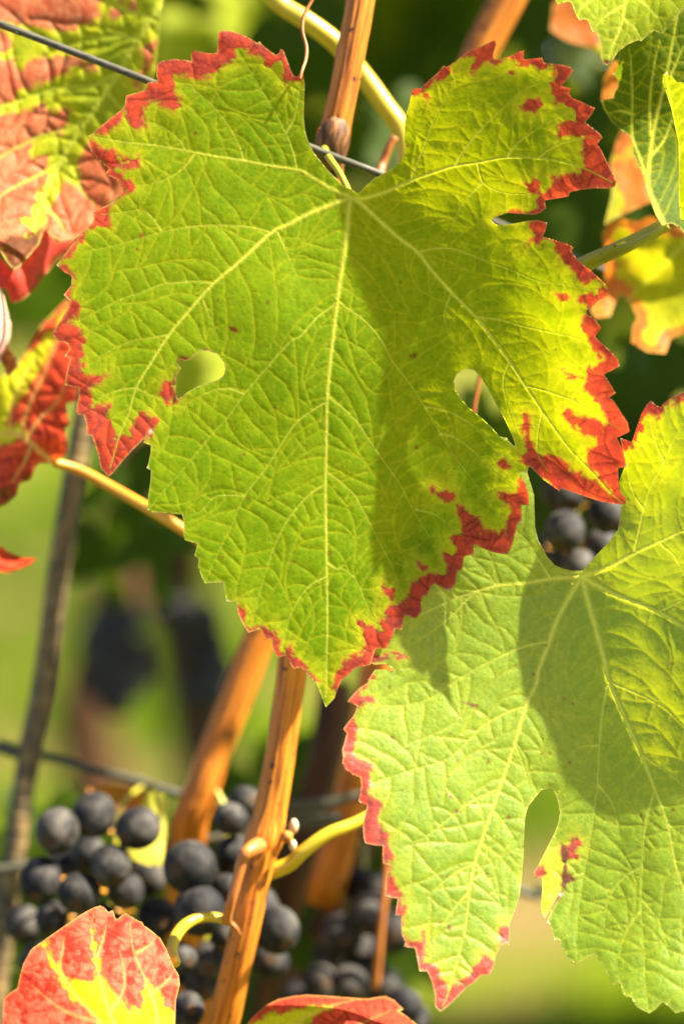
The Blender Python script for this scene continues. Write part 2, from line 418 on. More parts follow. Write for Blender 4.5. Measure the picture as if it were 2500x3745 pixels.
    if yellow:
        y = sstep(-16, 10, polymask(gx0, gy0, step, shape, yellow) + jit * 0.6); RF = lerp(0, 0, y) + RF * (1 - y[..., None]) + np.asarray(pal['yel']) * y[..., None]; TR = TR * (1 - y[..., None]) + np.asarray(pal['yel_t']) * y[..., None]
    # fine veins are paler, main veins yellow
    tv = 0.42 * np.exp(-(DT / 3.6) ** 2) + 0.12 * (1 - q4)
    RF = RF * (1 - tv[..., None]) + np.asarray(pal['yel']) * 0.75 * tv[..., None]; TR = TR * (1 - tv[..., None] * 0.8) + np.asarray(pal['yel_t']) * tv[..., None] * 0.8
    if red_rule is not None:
        rs = red_rule(X, Y, DV, edge_d, fine, mid, big, cid)
        if red: rs = np.maximum(rs, polymask(gx0, gy0, step, shape, red))
    elif red:
        rs = polymask(gx0, gy0, step, shape, red)
    else: rs = None
    if rs is not None:
        rs = rs + jit * np.clip(1.0 - 0.0 * rs, 0, 1)
        yh = 0.95 * np.exp(-np.clip(-rs, 0, None) / halo) * sstep(-70, -40, rs) * np.clip(0.5 + 1.0 * sstep(O[:, 0].min(), O[:, 0].max(), X), 0, 1)
        RF = RF * (1 - yh[..., None]) + np.asarray(pal['yel']) * yh[..., None]; TR = TR * (1 - yh[..., None]) + np.asarray(pal['yel_t']) * yh[..., None]
        r = sstep(-12, 9, rs)
        fr = 0.75 * np.exp(-((rs - 5) / 9.0) ** 2) * np.clip(2.2 * mid - 0.5, 0, 1)
        mixr = np.clip(0.5 + 1.5 * (mid - 0.5) + 1.2 * (cid - 0.5) + (fine - 0.5), 0, 1)
        rr = lerp(pal['red2'], pal['red'], mixr); rt = lerp(pal['red2_t'], pal['red_t'], mixr)
        vline = 0.8 * np.exp(-(DA / 4.0) ** 2) + 0.25 * (1 - q4)
        rr = rr * (1 - 0.5 * vline[..., None]); rt = rt * (1 - 0.5 * vline[..., None])
        rr = rr * (1 - fr[..., None]) + np.array([0.20, 0.055, 0.03]) * fr[..., None]; rt = rt * (1 - 0.6 * fr[..., None]) + np.array([0.55, 0.10, 0.02]) * 0.6 * fr[..., None]
        RF = RF * (1 - r[..., None]) + rr * r[..., None]; TR = TR * (1 - r[..., None]) + rt * r[..., None]
    if vs:
        pv = np.exp(-(DV / (WL * 1.15)) ** 2) * np.clip(WL / 4.0, 0.35, 1.0) * vein_tint
        RF = RF * (1 - pv[..., None]) + np.asarray(pal['vein']) * pv[..., None]; TR = TR * (1 - pv[..., None]) + np.asarray(pal['vein_t']) * pv[..., None]
    if brown:
        b = sstep(-8, 6, polymask(gx0, gy0, step, shape, brown) + jit * 0.8)
        bm = 0.5 + fine
        RF = RF * (1 - b[..., None]) + np.asarray(pal['brown']) * bm[..., None] * b[..., None]; TR = TR * (1 - b[..., None]) + np.asarray(pal['brown_t']) * bm[..., None] * b[..., None]
    hair = np.random.RandomState(seed).rand(*shape) - 0.5
    RF = RF * (1 + 0.30 * hair + 0.25 * (fine - 0.5))[..., None]; TR = TR * (1 + 0.10 * hair + 0.15 * (fine - 0.5))[..., None]
    # rusty specks
    sp = np.zeros(shape)
    for k in range(int(ins.sum() * step * step / 26000)):
        sx = rng.uniform(gx0, gx0 + shape[1] * step); sy = rng.uniform(gy0, gy0 + shape[0] * step); sr = rng.choice([4, 5, 5, 6, 7, 8, 11]) * rng.uniform(0.7, 1.1)
        i0 = int((sx - gx0) / step); j0 = int((sy - gy0) / step); w = int(20 / step) + 2
        s = (slice(max(j0 - w, 0), j0 + w), slice(max(i0 - w, 0), i0 + w))
        if X[s].size: sp[s] = np.maximum(sp[s], np.exp(-(((X[s] - sx) ** 2 + (Y[s] - sy) ** 2) / sr ** 2)) * rng.uniform(0.4, 0.95))
    sp = np.clip(sp * 1.3 - 0.15 * fine, 0, 0.9)
    RF = RF * (1 - sp[..., None]) + np.array([0.16, 0.06, 0.01]) * sp[..., None]; TR = TR * (1 - sp[..., None]) + np.array([0.4, 0.14, 0.01]) * sp[..., None]
    # pale dry rim
    rim = 0.55 * np.exp(-(edge_d / 4.5) ** 2)
    RF = RF * (1 - rim[..., None]) + np.array([0.50, 0.38, 0.10]) * rim[..., None]
    # pale dry points on the teeth
    for i in range(len(O)):
        p0, p1, p2 = O[i - 1], O[i], O[(i + 1) % len(O)]
        a1 = (p0 - p1) / (np.hypot(*(p0 - p1)) + 1e-9); a2 = (p2 - p1) / (np.hypot(*(p2 - p1)) + 1e-9)
        gi = int((p1[0] + 9 * (a1 + a2)[0] - gx0) / step); gj = int((p1[1] + 9 * (a1 + a2)[1] - gy0) / step)
        if a1 @ a2 > -0.25 and 0 <= gi < shape[1] and 0 <= gj < shape[0] and ins[gj, gi] and rng.random() < 0.75:
            i0 = int((p1[0] - gx0) / step); j0 = int((p1[1] - gy0) / step); w = int(18 / step) + 2
            s = (slice(max(j0 - w, 0), j0 + w), slice(max(i0 - w, 0), i0 + w)); rr = rng.uniform(5, 9)
            tp = (np.exp(-((X[s] - p1[0]) ** 2 + (Y[s] - p1[1]) ** 2) / rr ** 2) * 0.9)[..., None]
            tc = np.array(rng.choice([(0.70, 0.58, 0.38), (0.60, 0.42, 0.10), (0.30, 0.14, 0.06)]))
            RF[s] = RF[s] * (1 - tp) + tc * tp; TR[s] = TR[s] * (1 - tp) + tc * 0.8 * tp
    # faces
    a = ok[:-1, :-1]; b = ok[:-1, 1:]; c = ok[1:, 1:]; d = ok[1:, :-1]
    idx = np.full(shape, -1); 
    cnt = a.astype(int) + b + c + d
    ci = (ins[:-1, :-1].astype(int) + ins[:-1, 1:] + ins[1:, 1:] + ins[1:, :-1]) > 0
    qd = (cnt == 4) & ci; tr3 = (cnt == 3) & ci
    use = np.zeros(shape, bool)
    for (dj, di) in ((0, 0), (0, 1), (1, 1), (1, 0)):
        use[dj:shape[0] - 1 + dj, di:shape[1] - 1 + di] |= qd | (tr3 & ok[dj:shape[0] - 1 + dj, di:shape[1] - 1 + di])
    idx[use] = np.arange(use.sum())
    ia, ib, ic, id_ = idx[:-1, :-1], idx[:-1, 1:], idx[1:, 1:], idx[1:, :-1]
    quads = np.stack([ia[qd], id_[qd], ic[qd], ib[qd]], -1)
    tl = []
    for miss, tri in ((a, (id_, ic, ib)), (b, (ia, id_, ic)), (c, (ia, id_, ib)), (d, (ia, ic, ib))):
        m = tr3 & ~miss; tl.append(np.stack([v[m] for v in tri], -1))
    tris = np.vstack(tl)
    jx, jy = joint if joint else outline[0]
    def hs(x, y):
        fx = np.clip((np.asarray(x) - gx0) / step, 0, shape[1] - 1.001); fy = np.clip((np.asarray(y) - gy0) / step, 0, shape[0] - 1.001)
        i = fx.astype(int); j = fy.astype(int); u = fx - i; v = fy - j
        return (H[j, i] * (1 - u) + H[j, i + 1] * u) * (1 - v) + (H[j + 1, i] * (1 - u) + H[j + 1, i + 1] * u) * v
    if parent is None:
        root = empty(name, P(jx, jy, float(hs(jx, jy))), label, 'leaf', group)
    else: root = parent
    co = P(GX[use], GY[use], H[use]); rf = RF[use]; tr = TR[use]; vk = np.where(DV < np.maximum(WL, step * 0.75), VK, -1)[use]
    def emit(nm, qs, ts):
        ids = np.unique(np.concatenate([qs.ravel(), ts.ravel()])).astype(int)
        if len(ids) < 3: return
        mp = np.zeros(len(co), int); mp[ids] = np.arange(len(ids))
        mesh_np(nm, co[ids], [f for f in (mp[qs], mp[ts]) if len(f)], M[mat], root, {'refl': rf[ids], 'tran': tr[ids]})
    if vein_parts and vs:
        fq = np.max(vk[quads], 1); fq = np.where((vk[quads] >= 0).sum(1) >= 2, fq, -1)
        emit(blade, quads[fq < 0], tris)
        none = np.zeros((0, 3), int)
        for k in range(len(vv)):
            if (fq == k).sum() > 2: emit('midrib' if k == 0 else 'vein', quads[fq == k], none)
    else:
        emit(blade, quads, tris)
    return root, hs

def q(n, pts):
    """zoom-window coordinates -> photograph pixels"""
    ox, oy, s = {1: (0, 0, .7972), 2: (1250, 0, .7972), 3: (0, 1250, .7972), 4: (1250, 1250, .7972), 5: (0, 2495, .7972), 6: (1250, 2495, .7972),
                 'e': (0, 2800, .574), 'd': (0, 700, .6386), 'g': (1950, 0, .5959), 'f': (800, 2800, .574), 't': (900, 0, .7653), 'h': (1850, 1650, .3508), 'F': (0, 0, 1.5944)}[n]
    return [(ox + a * s, oy + b * s) for a, b in pts]

# ------------------------------------------------------------------ setting: ground
def ground():
    n = 60
    xs = np.sign(np.linspace(-1, 1, n)) * np.abs(np.linspace(-1, 1, n)) ** 2.5 * 60
    ys = -3 + (np.linspace(0, 1, n) ** 2.2) * 120
    X, Y = np.meshgrid(xs, ys); Z = 0.02 * (fbm(X, Y, 0.5, 3) - 0.5)
    i = np.arange(n - 1); I, J = np.meshgrid(i, i)
    f = np.stack([J * n + I, J * n + I + 1, (J + 1) * n + I + 1, (J + 1) * n + I], -1).reshape(-1, 4)
    tag(mesh_np('ground', np.stack([X, Y, Z], -1).reshape(-1, 3), [f], M['ground']), kind='structure')
ground()

# ------------------------------------------------------------------ the large leaf in the middle
A_OUT = (q(1, [(1568, 845), (1500, 775), (1440, 700), (1415, 650), (1400, 600), (1393, 540), (1395, 450), (1398, 390), (1392, 345), (1380, 325), (1362, 350), (1345, 345), (1330, 310), (1310, 255), (1300, 228), (1285, 222),
               (1280, 240), (1265, 250), (1230, 225), (1205, 205), (1190, 188), (1178, 195), (1165, 185), (1130, 165), (1095, 150), (1060, 140), (1020, 136), (1000, 150), (998, 190), (995, 240), (960, 242), (920, 235), (880, 229),
               (875, 245), (877, 280), (850, 272), (800, 268), (750, 275), (725, 285), (720, 300), (717, 340), (722, 372), (700, 372), (675, 378), (668, 410), (640, 418), (600, 430), (578, 437), (572, 480), (560, 500), (520, 530),
               (470, 570), (430, 605), (405, 622), (408, 660), (420, 695), (450, 730), (480, 758), (500, 772), (480, 798), (510, 810), (545, 830), (560, 860), (558, 885), (545, 905), (500, 935), (425, 970), (428, 1005), (420, 1025),
               (380, 1065), (340, 1110), (300, 1160), (258, 1215), (290, 1245), (330, 1268), (325, 1310), (292, 1352), (320, 1378), (310, 1420), (270, 1480), (240, 1530), (262, 1560)])
         + q(3, [(312, 10), (318, 30), (296, 65), (322, 75), (310, 120), (300, 165), (297, 200), (325, 205), (360, 212), (362, 250), (352, 290), (350, 332), (385, 338), (395, 375), (397, 428), (420, 430), (435, 470), (450, 520),
                 (462, 580), (490, 610), (500, 618), (520, 600), (560, 550), (610, 495), (660, 445), (690, 412), (672, 440), (657, 462), (692, 475), (690, 510), (680, 560), (672, 578), (692, 592), (690, 640), (680, 700), (676, 770),
                 (700, 782), (760, 785), (800, 790), (835, 792), (845, 840), (840, 880), (848, 910), (905, 925), (900, 950), (890, 985), (912, 995), (908, 1030), (925, 1080), (940, 1108), (985, 1105), (1025, 1102), (1030, 1150),
                 (1040, 1192), (1085, 1192), (1090, 1240), (1110, 1290), (1140, 1335), (1195, 1318), (1220, 1365), (1245, 1365), (1250, 1410), (1275, 1450), (1310, 1440), (1330, 1475), (1345, 1500), (1380, 1495), (1420, 1535), (1450, 1565)])
         + [(1172, 2540), (1184, 2572), (1191, 2588), (1200, 2578), (1222, 2555), (1235, 2520)]
         + q(4, [(0, 1550), (30, 1530), (60, 1500), (85, 1492), (130, 1484), (150, 1420), (155, 1410), (205, 1408), (230, 1360), (245, 1318), (275, 1320), (285, 1255), (340, 1270), (365, 1235), (362, 1200), (370, 1165), (390, 1165),
                 (410, 1120), (425, 1110), (490, 1145), (520, 1110), (525, 1075), (530, 1050), (550, 1050), (560, 985), (605, 975), (602, 935), (612, 930), (650, 950), (700, 968), (755, 977), (775, 950), (790, 900), (800, 855),
                 (805, 832), (825, 832), (822, 790), (820, 750), (858, 750), (855, 700), (840, 650), (820, 615), (812, 598), (850, 598), (855, 572), (870, 580), (920, 630), (970, 665), (995, 685), (1005, 672), (1060, 690), (1130, 715),
                 (1200, 735), (1260, 745), (1305, 745), (1300, 715), (1275, 690), (1268, 650), (1265, 580), (1305, 572), (1300, 545), (1285, 490), (1260, 440), (1318, 412), (1310, 370), (1290, 340), (1268, 305), (1245, 270), (1225, 255),
                 (1255, 235), (1240, 210), (1215, 170), (1200, 150), (1275, 110), (1265, 80), (1235, 45), (1190, 5)])
         + q(2, [(1160, 1545), (1188, 1503), (1165, 1470), (1125, 1440), (1120, 1425), (1180, 1375), (1225, 1345), (1220, 1320), (1195, 1290), (1140, 1240), (1090, 1200), (1060, 1165), (1050, 1150), (1062, 1135), (1040, 1120),
                 (990, 1105), (950, 1092), (920, 1085), (935, 1050), (940, 1020), (900, 1008), (850, 1012), (800, 1022), (750, 1030), (710, 1030), (685, 1015), (690, 1003), (720, 990), (760, 975), (820, 980), (880, 985), (910, 975),
                 (935, 955), (930, 918), (985, 910), (1040, 900), (1045, 880), (1090, 870), (1160, 862), (1220, 865), (1250, 855), (1258, 835), (1240, 790), (1215, 740), (1190, 690), (1170, 660), (1195, 628), (1180, 610), (1150, 585),
                 (1115, 560), (1140, 530), (1162, 495), (1140, 485), (1100, 465), (1060, 450), (1040, 432), (1050, 405), (1030, 398), (1005, 395), (1030, 365), (1060, 325), (1045, 305), (1010, 295), (960, 290), (925, 285), (918, 262),
                 (890, 265), (850, 270), (830, 270), (835, 228), (810, 235), (770, 255), (720, 270), (692, 270), (695, 240), (708, 200), (700, 183), (670, 195), (630, 215), (590, 225), (555, 250), (520, 280), (480, 305), (465, 298),
                 (440, 330), (400, 365), (360, 405), (330, 402), (318, 420), (312, 460), (298, 510), (288, 570), (288, 640), (285, 700), (260, 745), (210, 785), (150, 815), (110, 850), (75, 885), (60, 878), (40, 865), (20, 860)]))
A_HOLES = [q(3, [(815, 262), (806, 225), (808, 190), (805, 160), (820, 140), (832, 120), (818, 100), (825, 80), (850, 90), (880, 75), (905, 55), (918, 42), (945, 40), (985, 52), (1010, 70), (1028, 95), (1033, 125), (1025, 155),
                 (990, 178), (940, 192), (900, 205), (860, 230)]),
           q(4, [(790, 482), (760, 460), (720, 430), (680, 385), (630, 340), (580, 300), (545, 260), (520, 220), (513, 180), (525, 150), (550, 130), (580, 125), (605, 130), (635, 160), (660, 200), (690, 255), (720, 310), (750, 365), (775, 420), (792, 465)])]
JA = (1283, 722)
A_MID = [JA] + q('F', [(799, 480), (795, 540), (783, 620), (773, 690), (765, 760), (755, 850), (750, 915), (748, 1000), (746, 1120), (748, 1250), (750, 1400), (749, 1500), (747, 1600)])
A_VEINS = [(A_MID, 13, 2.5),
    ([JA] + q(1, [(1500, 855), (1400, 795), (1360, 778), (1240, 760), (1110, 735), (980, 715), (850, 690), (700, 665), (560, 650), (430, 628)]), 9, 2),
    ([JA] + q(1, [(1440, 970), (1320, 1030), (1240, 1070), (1110, 1190), (980, 1300), (880, 1410), (780, 1530)]) + q(3, [(690, 100), (625, 210), (590, 330), (545, 440), (505, 580)]), 11, 2),
    ([JA] + q(2, [(90, 935), (170, 1010), (260, 1090), (345, 1155), (420, 1250), (500, 1340), (610, 1450), (690, 1550)]) + q(4, [(770, 90), (840, 200), (920, 320), (990, 420), (1060, 510), (1150, 600), (1230, 690), (1285, 735)]), 10, 2),
    ([JA] + q(2, [(95, 910), (200, 880), (310, 830), (420, 790), (520, 760), (620, 745), (760, 720), (900, 725), (1010, 740), (1120, 775), (1235, 835)]), 9, 2)]
A_SUB = [q(1, [(1360, 775), (1345, 700), (1310, 610), (1270, 530), (1210, 430), (1150, 330), (1090, 230)]), q(1, [(1115, 735), (1100, 680), (1050, 580), (980, 490), (900, 420), (800, 370)]),
    q(1, [(850, 690), (820, 640), (760, 590), (690, 560)]), q(1, [(890, 710), (830, 780), (740, 830), (650, 850)]), q(1, [(1310, 610), (1350, 540), (1370, 430), (1375, 370)]),
    q(1, [(1240, 1065), (1150, 1043), (1050, 1035), (930, 1035), (840, 1045), (740, 1065), (620, 1100), (500, 1132), (400, 1150)]), q(1, [(740, 1060), (700, 1000), (645, 965), (560, 975), (450, 985)]),
    q(1, [(980, 1302), (900, 1292), (800, 1298), (740, 1305), (640, 1345), (560, 1370), (420, 1440), (330, 1490)]), q(1, [(775, 1535), (700, 1550), (620, 1560), (520, 1600), (430, 1660)]),
    q(3, [(625, 212), (560, 220), (480, 245), (430, 290)]), q(1, [(1270, 1060), (1310, 1150), (1360, 1260)]), q(1, [(930, 1380), (960, 1450), (1000, 1550)]), q(3, [(625, 212), (680, 240), (740, 260)]),
    q('F', [(773, 690), (762, 702), (725, 730), (690, 770)]) + q(3, [(1330, 0), (1240, 100), (1120, 240), (1050, 340), (950, 450), (870, 550), (800, 630), (730, 710), (685, 765)]),
    q(3, [(1500, 275), (1440, 310), (1360, 370), (1290, 470), (1220, 580), (1120, 710), (1060, 850), (1000, 970), (945, 1095)]), q(3, [(1490, 655), (1420, 700), (1340, 790), (1280, 890), (1230, 1020), (1180, 1200), (1148, 1320)]),
    q(3, [(1500, 1075), (1420, 1120), (1360, 1200), (1320, 1290), (1290, 1430)]), q(3, [(1120, 710), (1050, 705), (980, 715), (920, 780), (850, 800)]), q(3, [(1120, 240), (1040, 215), (960, 230), (880, 270), (800, 320)]),
    q('F', [(775, 690), (800, 710), (835, 735), (870, 775), (900, 830)]) + q(4, [(230, 90), (310, 190), (380, 300), (450, 420), (540, 560), (640, 690), (720, 810), (760, 900)]),
    q(4, [(385, 300), (460, 310), (540, 345), (620, 400), (700, 490), (800, 570)]), q('F', [(757, 912), (770, 925)]) + q(4, [(0, 300), (70, 370), (130, 460), (200, 560), (270, 660), (320, 760), (380, 860), (430, 950), (490, 1060)]),
    q('F', [(748, 1080), (765, 1095)]) + q(4, [(0, 650), (60, 710), (110, 800), (170, 920), (220, 1010), (260, 1110), (300, 1220)]), q('F', [(748, 1290), (770, 1305)]) + q(4, [(0, 1040), (60, 1090), (110, 1200), (150, 1300)]),
    q(4, [(450, 420), (520, 440), (600, 500), (700, 600), (790, 660)]), q(4, [(340, 770), (420, 790), (480, 830), (560, 880)]),
    q(2, [(345, 1155), (440, 1138), (530, 1145), (630, 1185), (760, 1230), (900, 1290), (1000, 1300), (1100, 1320), (1200, 1335)]), q(2, [(615, 1455), (720, 1465), (850, 1500), (980, 1530), (1100, 1560), (1200, 1640)]),
    q(4, [(840, 200), (950, 230), (1080, 280), (1180, 350), (1280, 400)]), q(4, [(770, 90), (740, 180), (760, 300), (800, 420)]), q(2, [(500, 1340), (470, 1450), (500, 1560)]), q(4, [(920, 320), (900, 420), (900, 520), (950, 600)]),
    q(2, [(315, 830), (350, 740), (390, 640), (430, 530), (490, 430), (530, 330)]), q(2, [(520, 755), (560, 690), (640, 590), (720, 510), (820, 420), (900, 380), (980, 350)]), q(2, [(620, 745), (645, 830), (700, 870), (800, 890), (900, 880)]),
    q(2, [(760, 720), (810, 650), (880, 600), (980, 540), (1080, 510)]), q(2, [(650, 835), (600, 880), (540, 960), (500, 1060)]), q(2, [(900, 725), (970, 670), (1060, 640), (1150, 630)])]
A_VEINS = [(p, 0.8 * a, b) for p, a, b in A_VEINS]
A_VEINS += [(s, 3.4, 1.2) for s in A_SUB]
A_RED = [q(1, [(1420, 385), (1350, 378), (1305, 388), (1300, 330), (1290, 290), (1220, 290), (1180, 265), (1140, 230), (1080, 215), (1065, 290), (1010, 320), (950, 365), (905, 360), (880, 350), (800, 345), (785, 420), (820, 450),
               (825, 480), (800, 500), (740, 470), (700, 460), (650, 475), (660, 540), (675, 575), (640, 595), (600, 580), (580, 530), (572, 505), (550, 560), (500, 600), (420, 615), (350, 600), (400, 400), (700, 150), (1000, 50), (1400, 150)]),
    q(1, [(405, 640), (450, 670), (510, 690), (560, 740), (625, 722), (628, 765), (570, 780), (530, 775), (600, 830), (615, 860), (580, 895), (500, 960), (505, 1030), (460, 1035), (400, 1050), (370, 1110), (320, 1170), (265, 1205), (150, 1100), (380, 700)]),
    q(1, [(270, 1212), (330, 1230), (345, 1265), (320, 1340), (330, 1370), (375, 1390), (360, 1430), (310, 1490), (370, 1520), (380, 1560)]) + q(3, [(385, 20), (375, 120), (410, 165), (490, 140), (500, 155), (440, 205), (415, 215), (420, 260),
               (430, 290), (510, 285), (510, 330), (490, 350), (525, 400), (530, 440), (600, 430), (610, 390), (650, 325), (690, 340), (730, 360), (700, 410), (500, 700), (200, 600), (100, 0)]),
    q(3, [(735, 200), (760, 172), (785, 190), (825, 240), (790, 280), (740, 300), (735, 270)]),
    q(2, [(300, 440), (370, 440), (385, 445), (400, 400), (430, 370), (470, 355), (500, 330), (540, 270), (590, 245), (625, 250), (590, 330), (610, 340), (640, 290), (660, 270), (680, 300), (720, 290), (770, 265), (800, 300), (850, 295),
          (900, 320), (930, 320), (960, 300), (985, 320), (960, 370), (970, 400), (965, 470), (1020, 480), (1060, 510), (1075, 540), (1000, 580), (985, 610), (1000, 635), (1060, 610), (1110, 625), (1095, 690), (1110, 730), (1130, 770),
          (1060, 790), (960, 810), (955, 850), (920, 880), (905, 850), (880, 815), (840, 845), (860, 880), (895, 900), (890, 950), (850, 965), (760, 968), (700, 992), (720, 1003), (950, 990), (1400, 900), (1400, 150), (300, 100), (250, 430)]),
    q(2, [(835, 490), (860, 455), (905, 445), (915, 470), (880, 505), (850, 505)]), q(2, [(985, 1350), (1020, 1350), (1045, 1365), (1010, 1380)]), q(2, [(760, 325), (790, 318), (790, 340), (765, 345)]),
    q(2, [(840, 1010), (870, 1040), (900, 1080), (850, 1110), (845, 1130), (900, 1110), (930, 1090), (990, 1140), (1000, 1190), (1020, 1230), (1060, 1240), (1085, 1290), (1150, 1300), (1170, 1290), (1200, 1320), (1160, 1340), (1090, 1345),
          (1075, 1380), (1110, 1410), (1120, 1440), (1100, 1490), (1120, 1530)]) + q(4, [(1130, 0), (1150, 40), (1190, 80), (1140, 110), (1115, 170), (1125, 230), (1170, 280), (1200, 330), (1195, 360), (1110, 340), (1050, 345), (1030, 310),
          (1020, 315), (1045, 370), (1100, 410), (1170, 460), (1130, 490), (1120, 530), (1150, 590), (1190, 640), (1230, 700), (1160, 640), (1080, 600), (1000, 540), (960, 510), (920, 520), (890, 500), (870, 450), (860, 360), (835, 330),
          (825, 345), (840, 430), (830, 480), (835, 520), (800, 505), (870, 600), (990, 700), (1250, 770), (1350, 800), (1450, 400), (1400, 0)]) + q(2, [(1300, 1400), (1200, 1150), (1000, 995)]),
    q(4, [(1010, 135), (1050, 140), (1085, 160), (1050, 165), (1015, 150)]),
    q(4, [(808, 640), (800, 690), (720, 690), (720, 715), (760, 750), (770, 780), (745, 830), (735, 875), (700, 865), (640, 865), (640, 830), (600, 790), (580, 760), (530, 755), (530, 790), (555, 840), (550, 880), (490, 890), (520, 940),
          (510, 965), (470, 975), (480, 1030), (470, 1060), (400, 1060), (370, 1080), (320, 1110), (325, 1160), (270, 1190), (210, 1215), (190, 1260), (180, 1320), (130, 1300), (75, 1295), (100, 1340), (110, 1390), (80, 1430), (20, 1445),
          (0, 1480), (-20, 1530), (-40, 1600), (0, 1640), (900, 1100), (920, 560)]),
    q(4, [(330, 985), (360, 1005), (390, 1035), (370, 1050), (335, 1020)]), q(4, [(190, 1120), (230, 1130), (245, 1170), (235, 1200), (200, 1165)]), q(4, [(710, 545), (740, 540), (765, 570), (740, 575)]),
    q(4, [(410, 665), (440, 690), (480, 675), (510, 710), (490, 730), (450, 715), (415, 690)]),
    q(3, [(1090, 1205), (1110, 1215), (1125, 1260), (1120, 1290), (1150, 1310), (1190, 1295), (1240, 1310), (1270, 1350), (1275, 1420), (1300, 1420), (1335, 1390), (1340, 1420), (1380, 1470), (1430, 1510), (1460, 1555), (1420, 1580), (1100, 1400), (1060, 1220)])]
A_DEPTH = tps([(1283, 722, 5), (1250, 1000, 3.5), (1200, 1450, 1), (1190, 2580, -5), (1190, 2050, -1), (780, 1040, -1.5), (210, 1220, -9), (400, 1730, -7), (820, 120, -1), (330, 500, -6), (1100, 400, 3), (500, 1350, -5), (560, 1850, -5), (850, 1500, -1.5),
               (850, 2150, -4), (1850, 2000, -3), (1600, 1850, 1.5), (1440, 1480, 3), (1400, 1100, 3.5), (1600, 1050, 1.2), (1650, 1350, 0), (1800, 1150, -2.5), (2000, 1250, -6), (2230, 1080, -14), (2260, 1400, -14), (2280, 1830, -12), (1950, 1600, -4),
               (1500, 520, 2.5), (1800, 500, -3.5), (2080, 270, -8), (2240, 660, -11), (1650, 180, -2), (1020, 1150, -0.5), (1850, 800, -3), (1400, 2200, -1)])
A_BR = [q(3, [(800, 275), (798, 150), (835, 125), (812, 95), (818, 72), (880, 66), (925, 36), (985, 48), (985, 56), (925, 50), (880, 85), (840, 92), (840, 125), (820, 150), (822, 240)]), q(4, [(312, 60), (335, 52), (348, 65), (325, 75)]), q(4, [(750, 968), (775, 955), (770, 985)]), q(2, [(1245, 825), (1265, 830), (1255, 860)]), q(1, [(1050, 1500), (1075, 1495), (1100, 1525), (1070, 1530)])]
leafA, hsA = make_leaf('grape_leaf', 'large green vine leaf with red toothed margin and two round gaps between its lobes', A_OUT, A_DEPTH, A_VEINS, A_HOLES, A_RED, step=3.9, seed=11, quilt=0.155, tert=60, joint=JA, wave=0.5, micro=0.04, brown=A_BR, smooth=lambda X, Y: 1.15 - 0.8 * sstep(1250, 1700, X), halo=34, pal=dict(green=(0.114, 0.208, 0.003), dark=(0.072, 0.165, 0.002), red_t=(0.98, 0.12, 0.035), red2_t=(0.78, 0.07, 0.03), green_t=(0.66, 0.68, 0.003), dark_t=(0.45, 0.54, 0.002), yel_t=(0.98, 0.88, 0.01), vein_t=(0.98, 0.92, 0.06)))
tube('petiole', [(1285, 735, 9, 14), (1270, 690, 13, 13), (1240, 630, 17, 13), (1205, 580, 21, 14), (1185, 545, 26, 16)], M['petiole_green'], leafA)
def knob(name, x, y, d, r, mat, parent, seed=0, stretch=(1, 1, 1)):
    u = np.linspace(0, math.pi, 9); v = np.linspace(0, 2 * math.pi, 12, endpoint=False)
    U, V = np.meshgrid(u, v, indexing='ij')
    n = np.stack([np.sin(U) * np.cos(V), np.sin(U) * np.sin(V), np.cos(U)], -1).reshape(-1, 3)
    rr = rpx(r, d) * (0.85 + 0.35 * fbm(n[:, 0] * 2 + n[:, 2], n[:, 1] * 2 - n[:, 2], 1.0, seed))
    co = P(x, y, d) + n * rr[:, None] * np.array(stretch)
    i = np.arange(8)[:, None] * 12; j = np.arange(12)[None]; k = (j + 1) % 12; i = np.arange(8)[:, None]
    f = np.stack([i * 12 + j, i * 12 + k, (i + 1) * 12 + k, (i + 1) * 12 + j], -1).reshape(-1, 4)
    return mesh_np(name, co, [f], M[mat], parent, {'tc': n * rpx(r, d)})
knob('leaf_joint', 1287, 727, 5.8, 22, 'vein', leafA, 5, (1, 0.5, 0.8))

